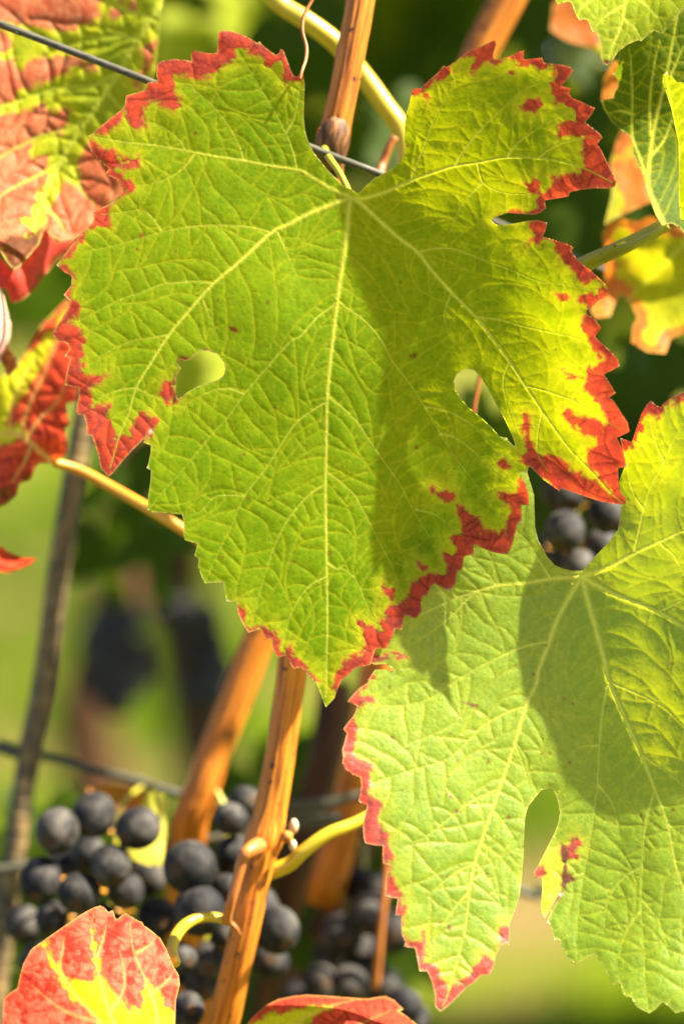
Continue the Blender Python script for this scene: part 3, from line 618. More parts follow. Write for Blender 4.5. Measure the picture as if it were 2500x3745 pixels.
# ------------------------------------------------------------------ the leaf at lower right
B_OUT = (q(4, [(1105, 1050), (1085, 1050), (1055, 1050), (1010, 1040), (975, 1025), (940, 985), (900, 910), (885, 850), (880, 700), (850, 600), (820, 520)]) + [(1850, 1600), (1790, 1590), (1740, 1650), (1660, 1700), (1640, 1780), (1560, 1830), (1530, 1930), (1470, 2010),
                (1440, 2120), (1380, 2200), (1350, 2320), (1330, 2400)]
         + q(4, [(130, 1475), (150, 1482), (200, 1478), (240, 1505), (238, 1515), (200, 1503), (150, 1505), (120, 1550)])
         + q(6, [(120, 0), (75, 30), (35, 75), (25, 90), (70, 110), (55, 150), (20, 195), (5, 215), (22, 235), (10, 280), (0, 310), (5, 345), (0, 375), (15, 400), (45, 425), (85, 438), (88, 480), (80, 520), (75, 548), (115, 568), (105, 610),
                 (95, 660), (98, 710), (105, 740), (150, 750), (188, 752), (185, 790), (188, 832), (215, 840), (205, 880), (200, 930), (198, 980), (230, 990), (255, 992), (250, 1030), (245, 1070), (272, 1072), (272, 1120), (275, 1160), (290, 1195),
                 (285, 1215), (335, 1222), (345, 1270), (355, 1328), (390, 1328), (410, 1370), (425, 1430), (428, 1490), (450, 1513), (465, 1505), (500, 1475), (540, 1435), (580, 1395), (600, 1385), (640, 1345), (675, 1345), (695, 1310),
                 (705, 1260), (730, 1210), (755, 1195), (765, 1212), (770, 1160), (768, 1110), (790, 1060), (815, 980), (825, 900), (832, 800), (835, 700), (840, 620), (855, 570), (890, 525), (915, 495), (945, 490), (975, 505), (990, 550),
                 (1000, 600), (990, 650), (975, 690), (950, 740), (930, 780), (915, 810), (900, 840), (880, 870), (885, 900), (915, 895), (918, 950), (912, 1020), (915, 1060), (930, 1082), (950, 1050), (985, 990), (1003, 975), (985, 1010), (958, 1055),
                 (938, 1103), (950, 1110), (975, 1185), (995, 1180), (1010, 1220), (1040, 1270), (1070, 1293), (1100, 1280), (1130, 1260), (1158, 1248), (1190, 1290), (1215, 1340), (1238, 1388), (1278, 1382), (1285, 1420), (1300, 1445),
                 (1325, 1445), (1350, 1490), (1385, 1510), (1410, 1520), (1440, 1500), (1470, 1468), (1500, 1490), (1530, 1520), (1568, 1510)])
         + [(2560, 3650), (2640, 3660), (2680, 3560), (2780, 3500), (2800, 3380), (2860, 3260), (2850, 3120), (2900, 3000), (2890, 2860), (2960, 2700), (2930, 2540), (3000, 2400), (2960, 2200), (3000, 2050), (2930, 1900), (2920, 1720), (2830, 1620),
            (2780, 1480), (2680, 1440), (2600, 1395)]
         + q(4, [(1568, 230), (1510, 255), (1475, 280), (1460, 300), (1440, 290), (1415, 268), (1395, 290), (1370, 335), (1350, 395), (1335, 440), (1330, 460), (1275, 440), (1285, 490), (1300, 560), (1270, 640), (1282, 740), (1275, 800), (1265, 860), (1230, 910),
                 (1160, 985), (1115, 1035)]))
JB = (2125, 2112)
B_VEINS = [([JB] + q(4, [(1130, 1200), (1170, 1340), (1210, 1490)]) + q(6, [(1225, 0), (1290, 150), (1370, 330), (1440, 510), (1490, 650), (1525, 830), (1568, 960), (1640, 1150), (1700, 1350)]), 13, 2.5),
    ([JB] + q(4, [(960, 1088), (830, 1110), (705, 1122), (600, 1155), (500, 1190), (380, 1245)]) + [(1480, 2280)], 10, 2),
    ([JB] + q(4, [(1030, 1190), (980, 1290), (950, 1375), (900, 1510)]) + q(6, [(890, 10), (840, 120), (790, 290), (720, 495), (650, 700), (610, 830), (585, 960), (560, 1150), (490, 1420), (452, 1500)]), 12, 2),
    ([JB] + q(4, [(1250, 1160), (1450, 1240), (1568, 1310), (1700, 1390), (1900, 1480), (2100, 1500)]), 12, 2),
    ([JB] + q(4, [(1230, 1030), (1340, 970), (1450, 920), (1568, 865), (1750, 780), (1950, 640)]), 11, 2)]
B_SUB = [q(4, [(955, 1085), (890, 985), (850, 920), (800, 870), (740, 790)]), q(4, [(705, 1118), (650, 1050), (590, 985), (520, 900)]), q(4, [(500, 1190), (430, 1120), (370, 1060)]), q(4, [(1100, 1060), (1030, 1063), (985, 1050)]),
    q(4, [(945, 1378), (850, 1395), (740, 1440), (620, 1500), (520, 1560)]) + q(6, [(430, 60), (330, 100), (220, 110)]), q(4, [(600, 1155), (500, 1260), (400, 1340), (300, 1400)]),
    q(6, [(840, 115), (760, 140), (650, 200), (560, 290), (470, 360), (300, 410), (150, 460)]), q(6, [(715, 497), (600, 545), (500, 620), (400, 700), (300, 750)]), q(6, [(610, 835), (530, 870), (440, 940), (360, 1020)]), q(6, [(585, 960), (500, 1060), (420, 1180)]),
    q(6, [(690, 590), (750, 660), (800, 740)]), q(6, [(640, 740), (720, 800), (790, 880)]), q(6, [(610, 830), (680, 920), (730, 1030)]), q(6, [(790, 290), (830, 380), (860, 480)]),
    q(6, [(1225, 5), (1195, 130), (1180, 290), (1170, 470), (1145, 660), (1110, 880), (1085, 1050), (1072, 1280)]), q(6, [(1430, 510), (1390, 650), (1375, 850), (1370, 1050), (1385, 1250), (1390, 1400), (1405, 1505)]), q(6, [(1375, 335), (1470, 400), (1568, 480), (1700, 600)]),
    q(6, [(1240, 5), (1400, 75), (1500, 140), (1568, 210), (1700, 330)]), q(4, [(1450, 1240), (1520, 1205), (1568, 1185), (1700, 1150)]), q(6, [(1180, 290), (1100, 300), (1030, 340)]), q(6, [(1170, 470), (1240, 560), (1270, 700)]), q(6, [(1110, 880), (1030, 900), (960, 960)]),
    q(6, [(1375, 850), (1290, 900), (1220, 1000), (1200, 1150)]), q(6, [(1370, 1050), (1300, 1150), (1260, 1300)]), q(6, [(1372, 1000), (1450, 1100), (1500, 1250)]), q(6, [(1490, 650), (1550, 700), (1640, 760)]),
    q(4, [(1340, 965), (1365, 860), (1385, 770), (1420, 660), (1480, 550), (1520, 450), (1568, 380), (1640, 300)]), q(4, [(1480, 550), (1440, 470), (1410, 350)]), q(4, [(1385, 770), (1335, 690), (1312, 600), (1310, 520)]), q(4, [(1450, 920), (1520, 980), (1568, 1060), (1640, 1130)]),
    q(4, [(1568, 865), (1600, 760), (1700, 620)])]
B_VEINS = [(p, 0.8 * a, b) for p, a, b in B_VEINS]
B_VEINS += [(s, 3.8, 1.2) for s in B_SUB]
B_RED = [q(4, [(100, 1440), (180, 1440), (290, 1428), (290, 1440), (220, 1462), (150, 1478), (100, 1480)]),
    q(4, [(130, 1520), (150, 1540), (120, 1568)]) + q(6, [(75, 60), (140, 85), (90, 105), (70, 130), (50, 180), (75, 220), (60, 290), (20, 340), (70, 350), (120, 370), (130, 420), (130, 520), (185, 560), (165, 640), (225, 690), (210, 740), (230, 800), (225, 850),
         (230, 930), (270, 960), (275, 1010), (275, 1070), (275, 1130), (295, 1185), (360, 1190), (375, 1150), (388, 1165), (380, 1220), (380, 1290), (430, 1300), (450, 1360), (490, 1420), (560, 1370), (620, 1300), (650, 1265), (700, 1280), (730, 1200), (725, 1130), (775, 1120), (800, 1220), (600, 1500), (450, 1600), (300, 1400), (100, 800), (-50, 300), (0, 50)]),
    q(4, [(1405, 335), (1450, 345), (1475, 310), (1510, 280), (1640, 230), (1500, 200), (1300, 250), (1250, 450), (1300, 490), (1330, 480), (1370, 420), (1385, 360)]),
    q(6, [(1060, 695), (1095, 750), (1070, 800), (1030, 810), (1000, 770), (1030, 745)]), q(6, [(880, 840), (915, 850), (930, 880), (915, 900), (860, 910)])]
B_YEL = [q(6, [(900, 800), (940, 760), (1010, 800), (1030, 850), (1020, 930), (985, 990), (930, 1090), (900, 1000)])]
def under(x, y, g): return (x, y, float(A_DEPTH(x, y)) + g)
B_DEPTH = tps([(2125, 2112, 7), under(1700, 2080, 1.6), under(1850, 1800, 1.8), under(1480, 2300, 1.5), under(1340, 2440, 1.4), under(1550, 2000, 2.5), under(1700, 1750, 3), under(1420, 2180, 2.0), (1260, 2780, -11.5), (1610, 3690, -21), (1450, 3200, -16), (1800, 3000, -5.5), (1900, 2700, 0.5), (1990, 2890, 1), (2060, 2500, 4.5), (2150, 2500, 4.2), (2300, 2500, 0.5), (2500, 2400, -4.5), (2500, 2000, -4),
               (2330, 2000, 1.5), (2400, 1500, -3), (2250, 1800, 4), (2350, 2900, -1), (2450, 3200, -8), (2400, 3650, -19), (2100, 3500, -10), (2100, 3200, -3), (2750, 2600, -7), (2700, 3400, -11), (2900, 2100, -10), (2700, 1500, -9)])
B_BR = [q(6, [(1010, 745), (1035, 738), (1027, 810), (1032, 880), (1072, 900), (1070, 912), (1028, 915), (1008, 985), (975, 1020), (1010, 930), (1015, 850)]), q(6, [(555, 92), (590, 98), (620, 106), (590, 108)]), q(6, [(645, 315), (655, 330), (670, 360), (660, 350)]), q(6, [(430, 1500), (450, 1490), (470, 1505), (450, 1520)])]
leafB, hsB = make_leaf('grape_leaf', 'broad sunlit vine leaf with deep lobes half covered by the larger red edged leaf', B_OUT, B_DEPTH, B_VEINS, [], B_RED, B_YEL, step=4.3, seed=23, quilt=0.20, tert=64, joint=JB, wave=0.5, micro=0.045, mat='leaf_sheen', pal=dict(green=(0.19, 0.285, 0.012), dark=(0.135, 0.23, 0.008), green_t=(0.66, 0.67, 0.003), dark_t=(0.46, 0.54, 0.002), vein_t=(0.98, 0.92, 0.06)), brown=B_BR, smooth=lambda X, Y: 1.15 - 0.75 * sstep(1950, 2150, X) * sstep(3000, 2750, Y))
tube('petiole', [(2125, 2118, 10, 16), (2000, 2250, 25, 17), (1800, 2550, 40, 17), (1560, 2850, 42, 19), (1330, 2995, 38, 22), (1200, 3050, 36, 24), (1110, 3115, 36, 26), (1060, 3160, 37, 28), (990, 3190, 38, 30)], M['petiole'], leafB)
knob('leaf_joint', 2125, 2116, 7.8, 26, 'vein', leafB, 6, (1, 0.5, 0.8))

# ------------------------------------------------------------------ the other leaves near the focus
PINK = dict(red=(0.52, 0.165, 0.075), red_t=(0.75, 0.24, 0.08), red2=(0.42, 0.095, 0.04), red2_t=(0.7, 0.10, 0.04), green=(0.24, 0.26, 0.012), green_t=(0.5, 0.48, 0.008), dark=(0.15, 0.20, 0.010), dark_t=(0.32, 0.40, 0.006))
C_OUT = q(1, [(-260, -120), (300, -140), (770, -100), (760, -50), (735, 60), (728, 200), (715, 330), (690, 420), (670, 560), (640, 700), (610, 820), (560, 890), (520, 920), (450, 960), (425, 1040), (350, 1090), (280, 1105), (230, 1080), (205, 1040),
              (180, 1120), (120, 1190), (90, 1225), (60, 1235), (30, 1200), (0, 1150), (-60, 1100), (-200, 1080), (-260, 900), (-380, 700), (-340, 400), (-420, 150)])
C_V = [(q(1, [(800, -100), (740, 10), (640, 170), (540, 340), (400, 550), (280, 740), (190, 940), (150, 1060)]), 13, 4)] + [(s, 6, 2) for s in (
    q(1, [(635, 172), (540, 165), (450, 170), (330, 200), (200, 260)]), q(1, [(545, 330), (430, 390), (330, 400), (200, 420), (60, 470), (-80, 500)]), q(1, [(400, 550), (280, 600), (150, 640), (0, 720), (-120, 800)]), q(1, [(280, 740), (180, 800), (60, 860), (-60, 940)]),
    q(1, [(490, 420), (540, 480), (600, 560)]), q(1, [(300, 720), (350, 800), (380, 880), (440, 940)]), q(1, [(700, 80), (560, 40), (420, -20)]), q(1, [(200, 940), (260, 1000), (300, 1060)]))]
C_RED = [q(1, [(-500, -150), (480, -150), (460, 80), (380, 115), (300, 130), (200, 140), (100, 100), (-60, 90), (-500, 110)]), q(1, [(-500, 130), (0, 130), (60, 180), (30, 230), (-80, 240), (-500, 240)]),
    q(1, [(-500, 280), (60, 280), (90, 330), (150, 260), (230, 270), (330, 260), (420, 300), (440, 320), (330, 290), (310, 340), (230, 370), (150, 400), (90, 430), (60, 470), (-80, 480), (-500, 500)]),
    q(1, [(-500, 540), (0, 530), (150, 490), (210, 480), (230, 540), (280, 490), (320, 500), (320, 560), (270, 610), (200, 600), (140, 650), (120, 700), (150, 715), (220, 710), (220, 780), (180, 880), (150, 980), (100, 1010), (130, 1060), (-50, 1200), (-500, 1200)]),
    q(1, [(360, 730), (400, 640), (480, 720), (590, 860), (540, 950), (440, 1000), (420, 1090), (300, 1130), (220, 1060), (215, 980), (280, 860), (300, 830), (360, 870), (370, 800)]), q(1, [(490, 40), (540, 35), (555, 65), (520, 80)]),
    q(1, [(660, 230), (680, 190), (720, 190), (700, 300), (650, 400), (600, 380), (650, 320)]), q(1, [(560, 0), (620, 0), (625, 40), (580, 40)])]
C_BR = [q(1, [(0, 1110), (60, 1080), (120, 1090), (200, 1040), (190, 1120), (120, 1200), (60, 1240), (20, 1200)])]
leafC, _ = make_leaf('grape_leaf', 'pink and green blotched vine leaf behind the grey wire', C_OUT, tps([(0, 0, 42), (580, 0, 40), (300, 550, 40), (0, 600, 36), (150, 850, 33), (560, 300, 38), (480, 700, 38), (80, 970, 26), (350, 850, 36), (-300, 300, 30)]), C_V, [], C_RED, [], C_BR, step=6.5, seed=31,
    quilt=0.45, tert=70, joint=(600, 20), mat='leaf_soft', pal=PINK, wave=0.6)
make_leaf('grape_leaf', '', q(1, [(-80, 1080), (20, 1200), (60, 1240), (110, 1190), (190, 1060), (205, 1030), (260, 1110), (350, 1080), (320, 1150), (260, 1200), (210, 1260), (160, 1330), (100, 1380), (50, 1390), (30, 1330), (-80, 1290)]),
    tps([(0, 880, 36), (150, 900, 40), (230, 890, 44), (60, 1000, 30), (120, 1040, 36), (40, 1100, 34), (180, 980, 46), (-60, 950, 40)]), [], [], [q(1, [(-200, 900), (500, 900), (500, 1500), (-200, 1500)])], [], [q(1, [(190, 1250), (260, 1180), (350, 1090), (380, 1150), (120, 1400), (90, 1385)])], step=6.5, seed=33, tert=0,
    parent=leafC, mat='leaf_soft', blade='curled_lobe', vein_parts=False, pal=dict(red=(0.55, 0.05, 0.035), red_t=(0.9, 0.12, 0.05), red2=(0.5, 0.07, 0.05)), wave=1.2, quilt=0.2)
make_leaf('grape_leaf', 'small pale pink curled leaf tip with a brown stalk', q('d', [(-60, 520), (0, 545), (25, 600), (45, 680), (66, 760), (62, 830), (45, 880), (95, 960), (105, 1000), (70, 1045), (40, 1060), (20, 1000), (0, 975), (-60, 960)]),
    tps([(-30, 1050, 24), (20, 1060, 30), (40, 1180, 32), (0, 1250, 26), (50, 1330, 40), (-30, 1300, 30)]), [], [], [q('d', [(-200, 400), (300, 400), (300, 1100), (-200, 1100)])], [], [q('d', [(40, 870), (110, 940), (110, 1060), (0, 1080), (0, 960)])], step=6, seed=35, tert=0, mat='leaf_soft', vein_parts=False,
    pal=dict(red=(0.75, 0.45, 0.38), red2=(0.7, 0.36, 0.30), red_t=(0.9, 0.5, 0.4), red2_t=(0.8, 0.4, 0.3)), joint=(40, 1330))

D_OUT = q('d', [(390, 610), (430, 700), (430, 860), (450, 1000), (440, 1200), (375, 1215), (382, 1260), (400, 1335), (370, 1360), (385, 1430), (380, 1500), (340, 1535), (300, 1560), (220, 1555), (195, 1600), (175, 1650), (150, 1660), (110, 1670), (95, 1740), (40, 1790), (0, 1805), (-100, 1850),
                (-260, 1700), (-300, 1400), (-150, 1200), (0, 1060), (60, 1010), (110, 970), (170, 880), (240, 760), (320, 680)])
D_V = [(q('d', [(300, 1555), (150, 1420), (60, 1385), (-60, 1400), (-200, 1450)]), 10, 4)] + [(s, 6, 2) for s in (q('d', [(150, 1420), (230, 1300), (330, 1200), (400, 1050)]), q('d', [(120, 1400), (160, 1240), (250, 1050), (330, 850), (380, 720)]), q('d', [(60, 1385), (60, 1250), (120, 1100), (200, 950)]), q('d', [(180, 1450), (140, 1550), (80, 1650), (40, 1740)]))]
D_YEL = [q('d', [(-300, 1200), (-100, 1190), (0, 1080), (110, 990), (200, 900), (300, 780), (330, 800), (250, 950), (200, 1060), (130, 1160), (60, 1260), (0, 1340), (-300, 1400)]), q('d', [(-200, 1400), (0, 1310), (80, 1290), (110, 1350), (170, 1390), (60, 1420), (0, 1450), (-200, 1480)])]
leafD, _ = make_leaf('grape_leaf', 'bright red vine leaf with yellow streaks hanging beside the ribbed rod', D_OUT, tps([(250, 1130, 60), (270, 1400, 44), (120, 1350, 52), (0, 1400, 50), (150, 1600, 42), (60, 1800, 40), (-150, 1700, 56), (210, 1680, 46), (60, 1480, 50)]), D_V, [],
    [q('d', [(-300, 1480), (0, 1450), (170, 1400), (120, 1340), (30, 1330), (130, 1180), (230, 1050), (300, 880), (420, 600), (500, 600), (500, 1900), (-300, 1900)]), q('d', [(100, 980), (240, 760), (400, 600), (330, 760), (200, 890)])], D_YEL, [q('d', [(0, 1700), (70, 1680), (90, 1740), (0, 1810)]), q('d', [(130, 1610), (170, 1600), (170, 1660), (135, 1650)])],
    step=6.5, seed=41, quilt=0.5, tert=70, joint=(200, 1692), mat='leaf_soft', vein_mat='vein_red', wave=1.3, pal=dict(red=(0.60, 0.075, 0.025), red_t=(0.9, 0.10, 0.02), red2=(0.38, 0.04, 0.02), green=(0.30, 0.24, 0.012), dark=(0.24, 0.19, 0.012), green_t=(0.5, 0.4, 0.01), dark_t=(0.4, 0.3, 0.01)))
tube('petiole', [(195, 1690, 46, 17), (290, 1720, 47, 19), (420, 1790, 46, 21), (560, 1870, 43, 22), (680, 1945, 42, 22), (850, 2060, 41, 22), (1000, 2170, 40, 24), (1085, 2240, 40, 26)], M['petiole_orange'], leafD)
make_leaf('grape_leaf', 'narrow dark red curled leaf tip pointing across the blurred grass', q('d', [(-150, 1990), (0, 2030), (60, 2070), (140, 2100), (212, 2100), (160, 2145), (60, 2182), (0, 2175), (-150, 2150)]), tps([(-60, 2000, 50), (0, 2040, 42), (60, 2050, 40), (130, 2045, 50), (0, 2080, 52), (60, 2090, 52)]), [], [],
    [q('d', [(-300, 1900), (400, 1900), (400, 2300), (-300, 2300)])], step=6, seed=43, tert=0, mat='leaf_soft', vein_parts=False, quilt=0.2, joint=(-60, 2030), pal=dict(red=(0.42, 0.05, 0.02), red2=(0.2, 0.02, 0.015)))

E_OUT = q('e', [(15, 1646), (22, 1500), (30, 1480), (70, 1445), (110, 1420), (130, 1330), (150, 1260), (200, 1170), (300, 1100), (400, 1030), (500, 960), (560, 925), (600, 905), (640, 893), (665, 905), (690, 935), (720, 922), (728, 950), (740, 985), (770, 960), (800, 942), (830, 958), (880, 990), (905, 998), (912, 1015),
                (960, 1050), (1020, 1100), (1060, 1170), (1100, 1270), (1140, 1340), (1145, 1400), (1120, 1500), (1115, 1646), (1130, 1900), (800, 2050), (500, 2120), (150, 2000), (-40, 1850)])
E_V = [(q('e', [(830, 2050), (760, 1750), (690, 1550), (630, 1340), (600, 1200), (580, 1040), (600, 940)]), 9, 2)] + [(s, 8, 2) for s in (q('e', [(800, 1850), (640, 1640), (440, 1420), (330, 1260), (270, 1140)]), q('e', [(830, 1950), (1000, 1650), (930, 1380), (850, 1180), (830, 1000)]),
    q('e', [(440, 1420), (380, 1300), (400, 1180), (410, 1090)]), q('e', [(620, 1640), (400, 1560), (200, 1400)]), q('e', [(960, 1460), (1060, 1380), (1100, 1320)]), q('e', [(610, 1230), (650, 1130), (680, 1010)]), q('e', [(860, 1200), (950, 1150), (990, 1100)]), q('e', [(700, 1570), (780, 1450), (790, 1300), (760, 1180)]))]
E_YEL = [q('e', [(260, 1140), (290, 1130), (350, 1260), (440, 1390), (520, 1385), (600, 1385), (615, 1310), (588, 1200), (572, 1040), (590, 1040), (612, 1180), (640, 1330), (700, 1430), (780, 1500), (830, 1560), (900, 1550), (930, 1500), (910, 1400), (940, 1370), (1000, 1490), (1060, 1550), (1110, 1640), (1110, 2100), (650, 2100), (620, 1620), (450, 1490), (370, 1340)])]
def e_red(X, Y, DV, ed, fine, mid, big, cid):
    sdy = np.full(X.shape, -70.0)
    gx0, gy0, st = X[0, 0], Y[0, 0], X[0, 1] - X[0, 0]
    return -polymask(gx0, gy0, st, X.shape, E_YEL) - 4
leafE, _ = make_leaf('grape_leaf', 'scarlet vine leaf with glowing yellow veins in front of the ripe grapes', E_OUT, tps([(0, 3700, -18), (150, 3450, -9), (360, 3315, 2), (470, 3345, 2), (620, 3500, -3), (660, 3650, -7), (400, 3550, -13), (250, 3650, -20), (500, 3900, -24), (550, 3650, -15)]), E_V, [], (), E_YEL, step=5, seed=51, quilt=0.3, tert=60,
    joint=(476, 3976), vein_mat='vein_red', red_rule=e_red, halo=18, wave=0.6, vein_tint=0.6, pal=dict(red=(0.72, 0.13, 0.07), red_t=(0.95, 0.12, 0.05), red2=(0.48, 0.032, 0.018), red2_t=(0.8, 0.07, 0.03), yel=(0.60, 0.42, 0.008), yel_t=(0.9, 0.7, 0.01)))
tube('petiole', [(640, 3520, 6, 22), (628, 3480, 14, 22), (640, 3430, 24, 22), (675, 3385, 30, 21), (730, 3358, 32, 19), (785, 3356, 33, 18), (830, 3370, 33, 17)], M['petiole'], leafE)
F_OUT = q('f', [(180, 1646), (230, 1590), (300, 1530), (380, 1490), (480, 1470), (560, 1462), (700, 1470), (850, 1482), (950, 1488), (1010, 1477), (1060, 1472), (1120, 1498), (1178, 1558), (1140, 1562), (1200, 1600), (1260, 1650), (1230, 1800), (1000, 1950), (500, 2000), (150, 1800)])
F_YEL = [q('f', [(150, 1700), (230, 1640), (330, 1590), (480, 1560), (620, 1545), (740, 1538), (640, 1580), (540, 1640), (500, 1760)])]
def f_red(X, Y, DV, ed, fine, mid, big, cid): return -polymask(X[0, 0], Y[0, 0], X[0, 1] - X[0, 0], X.shape, F_YEL) - 4
leafF, _ = make_leaf('grape_leaf', 'glossy red vine leaf with a yellow green stripe below the hanging dark bunch', F_OUT, tps([(1200, 3640, 26), (950, 3700, 22), (1450, 3690, 22), (1200, 3760, 6), (1000, 3850, 2), (1400, 3850, 2), (1470, 3660, 30)]), [(q('f', [(300, 1900), (420, 1700), (600, 1580), (760, 1520), (900, 1490)]), 7, 2), (q('f', [(500, 1900), (800, 1700), (1100, 1560)]), 6, 2)], [], (), F_YEL,
    step=5.5, seed=57, quilt=0.3, tert=60, joint=(1000, 3900), vein_mat='vein_red', red_rule=f_red, halo=14, wave=0.6, vein_tint=0.6, pal=dict(red=(0.55, 0.06, 0.03), red2=(0.40, 0.04, 0.025), yel=(0.45, 0.42, 0.015)))

G_OUT = q('g', [(130, -20), (135, 5), (150, 25), (185, 15), (215, 5), (232, 15), (245, 50), (262, 95), (285, 130), (295, 115), (330, 120), (345, 150), (362, 195), (380, 185), (400, 225), (415, 290), (412, 350), (430, 390), (455, 400), (478, 380), (520, 315), (580, 270), (640, 245), (660, 252), (690, 225), (740, 185), (790, 210),
                (830, 165), (880, 105), (905, 70), (940, 20), (1000, -60), (1050, -250), (800, -420), (400, -420), (200, -300), (80, -140)])
G_V = [(q('g', [(620, -420), (580, -200), (560, 30), (530, 170), (490, 270), (455, 380)]), 8, 3)] + [(s, 5, 2) for s in (q('g', [(570, -100), (430, -50), (300, 40), (270, 100)]), q('g', [(560, 30), (450, 90), (380, 160)]), q('g', [(575, -60), (680, 20), (760, 110), (790, 200)]), q('g', [(545, 110), (620, 170), (660, 245)]), q('g', [(590, -200), (760, -80), (890, 60)]))]
make_leaf('grape_leaf', 'yellow green toothed leaf with a scorched brown tip hanging over the folded leaf', G_OUT, tps([(2100, 0, 4), (2220, 220, 0), (2300, 0, 5), (2450, 60, 1), (2400, 120, 2), (2300, -200, 24), (2500, -50, 4)]), G_V, [], (), (), [q('g', [(420, 370), (450, 360), (485, 372), (480, 410), (425, 410)])], step=5.5, seed=61, quilt=0.3, tert=55, joint=(2320, -240),
    pal=dict(green=(0.19, 0.24, 0.012), dark=(0.15, 0.21, 0.010), green_t=(0.52, 0.54, 0.008), dark_t=(0.42, 0.48, 0.007), brown=(0.04, 0.015, 0.006)))
H_OUT = q('g', [(525, 300), (518, 400), (502, 440), (486, 450), (512, 480), (522, 530), (500, 560), (490, 600), (450, 606), (413, 612), (430, 670), (480, 750), (540, 800), (590, 830), (608, 880), (610, 940), (640, 1000), (670, 1080), (690, 1150), (715, 1230), (750, 1320), (790, 1382), (850, 1370), (900, 1400), (940, 1450), (1050, 1440),
                (1100, 1300), (1120, 600), (1100, 100), (960, -20), (905, 70), (740, 150), (600, 230)])
H_V = [(q('g', [(790, 1375), (740, 1250), (700, 1130), (715, 950), (740, 780), (790, 570), (840, 330), (880, 100)]), 11, 3)] + [(s, 6, 2) for s in (q('g', [(700, 1110), (650, 960), (605, 830), (605, 600), (600, 420), (590, 300)]), q('g', [(720, 830), (712, 650), (735, 430), (775, 240)]), q('g', [(790, 570), (860, 420), (920, 280)]), q('g', [(608, 700), (540, 680), (470, 690)]), q('g', [(715, 960), (800, 860), (860, 700)]))]
leafH, _ = make_leaf('grape_leaf', 'dark green folded vine leaf with spotted thick yellow green stalk', H_OUT, tps([(2200, 360, 20), (2280, 200, 14), (2320, 500, 16), (2400, 300, 14), (2380, 700, 14), (2420, 820, 12), (2500, 500, 22), (2600, 600, 28), (2550, 850, 14), (2480, 60, 14)]), H_V, [], (), (),
    [q('g', [(505, 470), (525, 490), (525, 540), (508, 560), (515, 510)])], step=5.5, seed=67, quilt=0.22, tert=55, joint=(2425, 822), pal=dict(green=(0.065, 0.11, 0.005), dark=(0.05, 0.095, 0.005), green_t=(0.20, 0.26, 0.004), dark_t=(0.15, 0.22, 0.004)))
make_leaf('grape_leaf', '', q('g', [(820, 438), (795, 455), (789, 500), (810, 560), (845, 660), (870, 780), (890, 880), (892, 1000), (890, 1200), (900, 1330), (930, 1380), (1100, 1400), (1120, 560), (960, 530), (923, 505), (900, 500), (880, 502), (850, 465)]),
    tps([(2430, 270, 0), (2480, 500, 4), (2480, 700, 8), (2490, 810, 10), (2600, 500, -6), (2600, 800, 2)]), [(q('g', [(900, 1340), (880, 1200), (880, 1020), (900, 930), (960, 800)]), 7, 2), (q('g', [(890, 920), (860, 740), (830, 560), (815, 470)]), 5, 2)], step=5.5, seed=69, quilt=0.2, tert=55, parent=leafH, blade='folded_lobe',
    pal=dict(green=(0.13, 0.17, 0.008), dark=(0.11, 0.15, 0.008), green_t=(0.22, 0.24, 0.003), dark_t=(0.17, 0.20, 0.003)))
tube('petiole', [(2440, 815, 14, 27), (2380, 850, 15, 28), (2280, 900, 16, 29), (2180, 945, 20, 31), (2100, 985, 24, 33), (1980, 1050, 28, 34), (1700, 1200, 34, 34), (1260, 1500, 40, 34)], M['petiole_green'], leafH)

# blurred leaves further back
IP = dict(green=(0.26, 0.25, 0.012), dark=(0.19, 0.20, 0.010), green_t=(0.5, 0.46, 0.008), dark_t=(0.4, 0.4, 0.007), red=(0.52, 0.13, 0.03), red2=(0.45, 0.17, 0.02), red_t=(0.85, 0.22, 0.03), red2_t=(0.8, 0.32, 0.02))
def i_red(X, Y, DV, ed, fine, mid, big, cid): return 26 - ed + (big - 0.5) * 70
def soft_leaf(label, win, out, dep, seed, rule=None, pal=None, red=(), joint=None, veins=()):
    p = q(win, out); c = np.array(p).mean(0)
    r = random.Random(seed)
    f = tps([(c[0], c[1], dep), (c[0] - 150, c[1], dep - r.uniform(2, 8)), (c[0] + 150, c[1], dep - r.uniform(-4, 8)), (c[0], c[1] - 150, dep + r.uniform(-6, 6)), (c[0], c[1] + 150, dep - r.uniform(0, 9))])
    return make_leaf('grape_leaf', label, p, f, list(veins), [], red, step=8, seed=seed, tert=0, red_rule=rule, pal=pal or IP, mat='leaf_soft', vein_parts=bool(veins), quilt=0.3, wave=1.0, joint=joint or tuple(c))[0]
soft_leaf('out of focus yellow green leaf with orange edges behind the thin wire', 'g', [(420, 1430), (480, 1360), (540, 1340), (640, 1360), (720, 1320), (800, 1380), (1100, 1400), (1150, 1800), (1100, 2150), (923, 2040), (840, 2080), (810, 2170), (700, 2160), (600, 2100), (610, 2000), (640, 1950), (600, 1870), (540, 1800), (500, 1850),
    (470, 1940), (380, 1950), (350, 1900), (430, 1750), (440, 1650), (430, 1500)], 62, 71, i_red, veins=[(q('g', [(1000, 1400), (860, 1560), (700, 1720), (520, 1900)]), 8, 4)])
soft_leaf('out of focus orange red leaf hanging under the dark folded leaf', 'g', [(540, 780), (610, 800), (660, 950), (710, 1130), (740, 1230), (620, 1280), (500, 1340), (435, 1380), (480, 1200), (480, 1100), (470, 1000), (500, 900)], 60, 73, lambda X, Y, DV, ed, fine, mid, big, cid: 14 + (mid - 0.55) * 90)
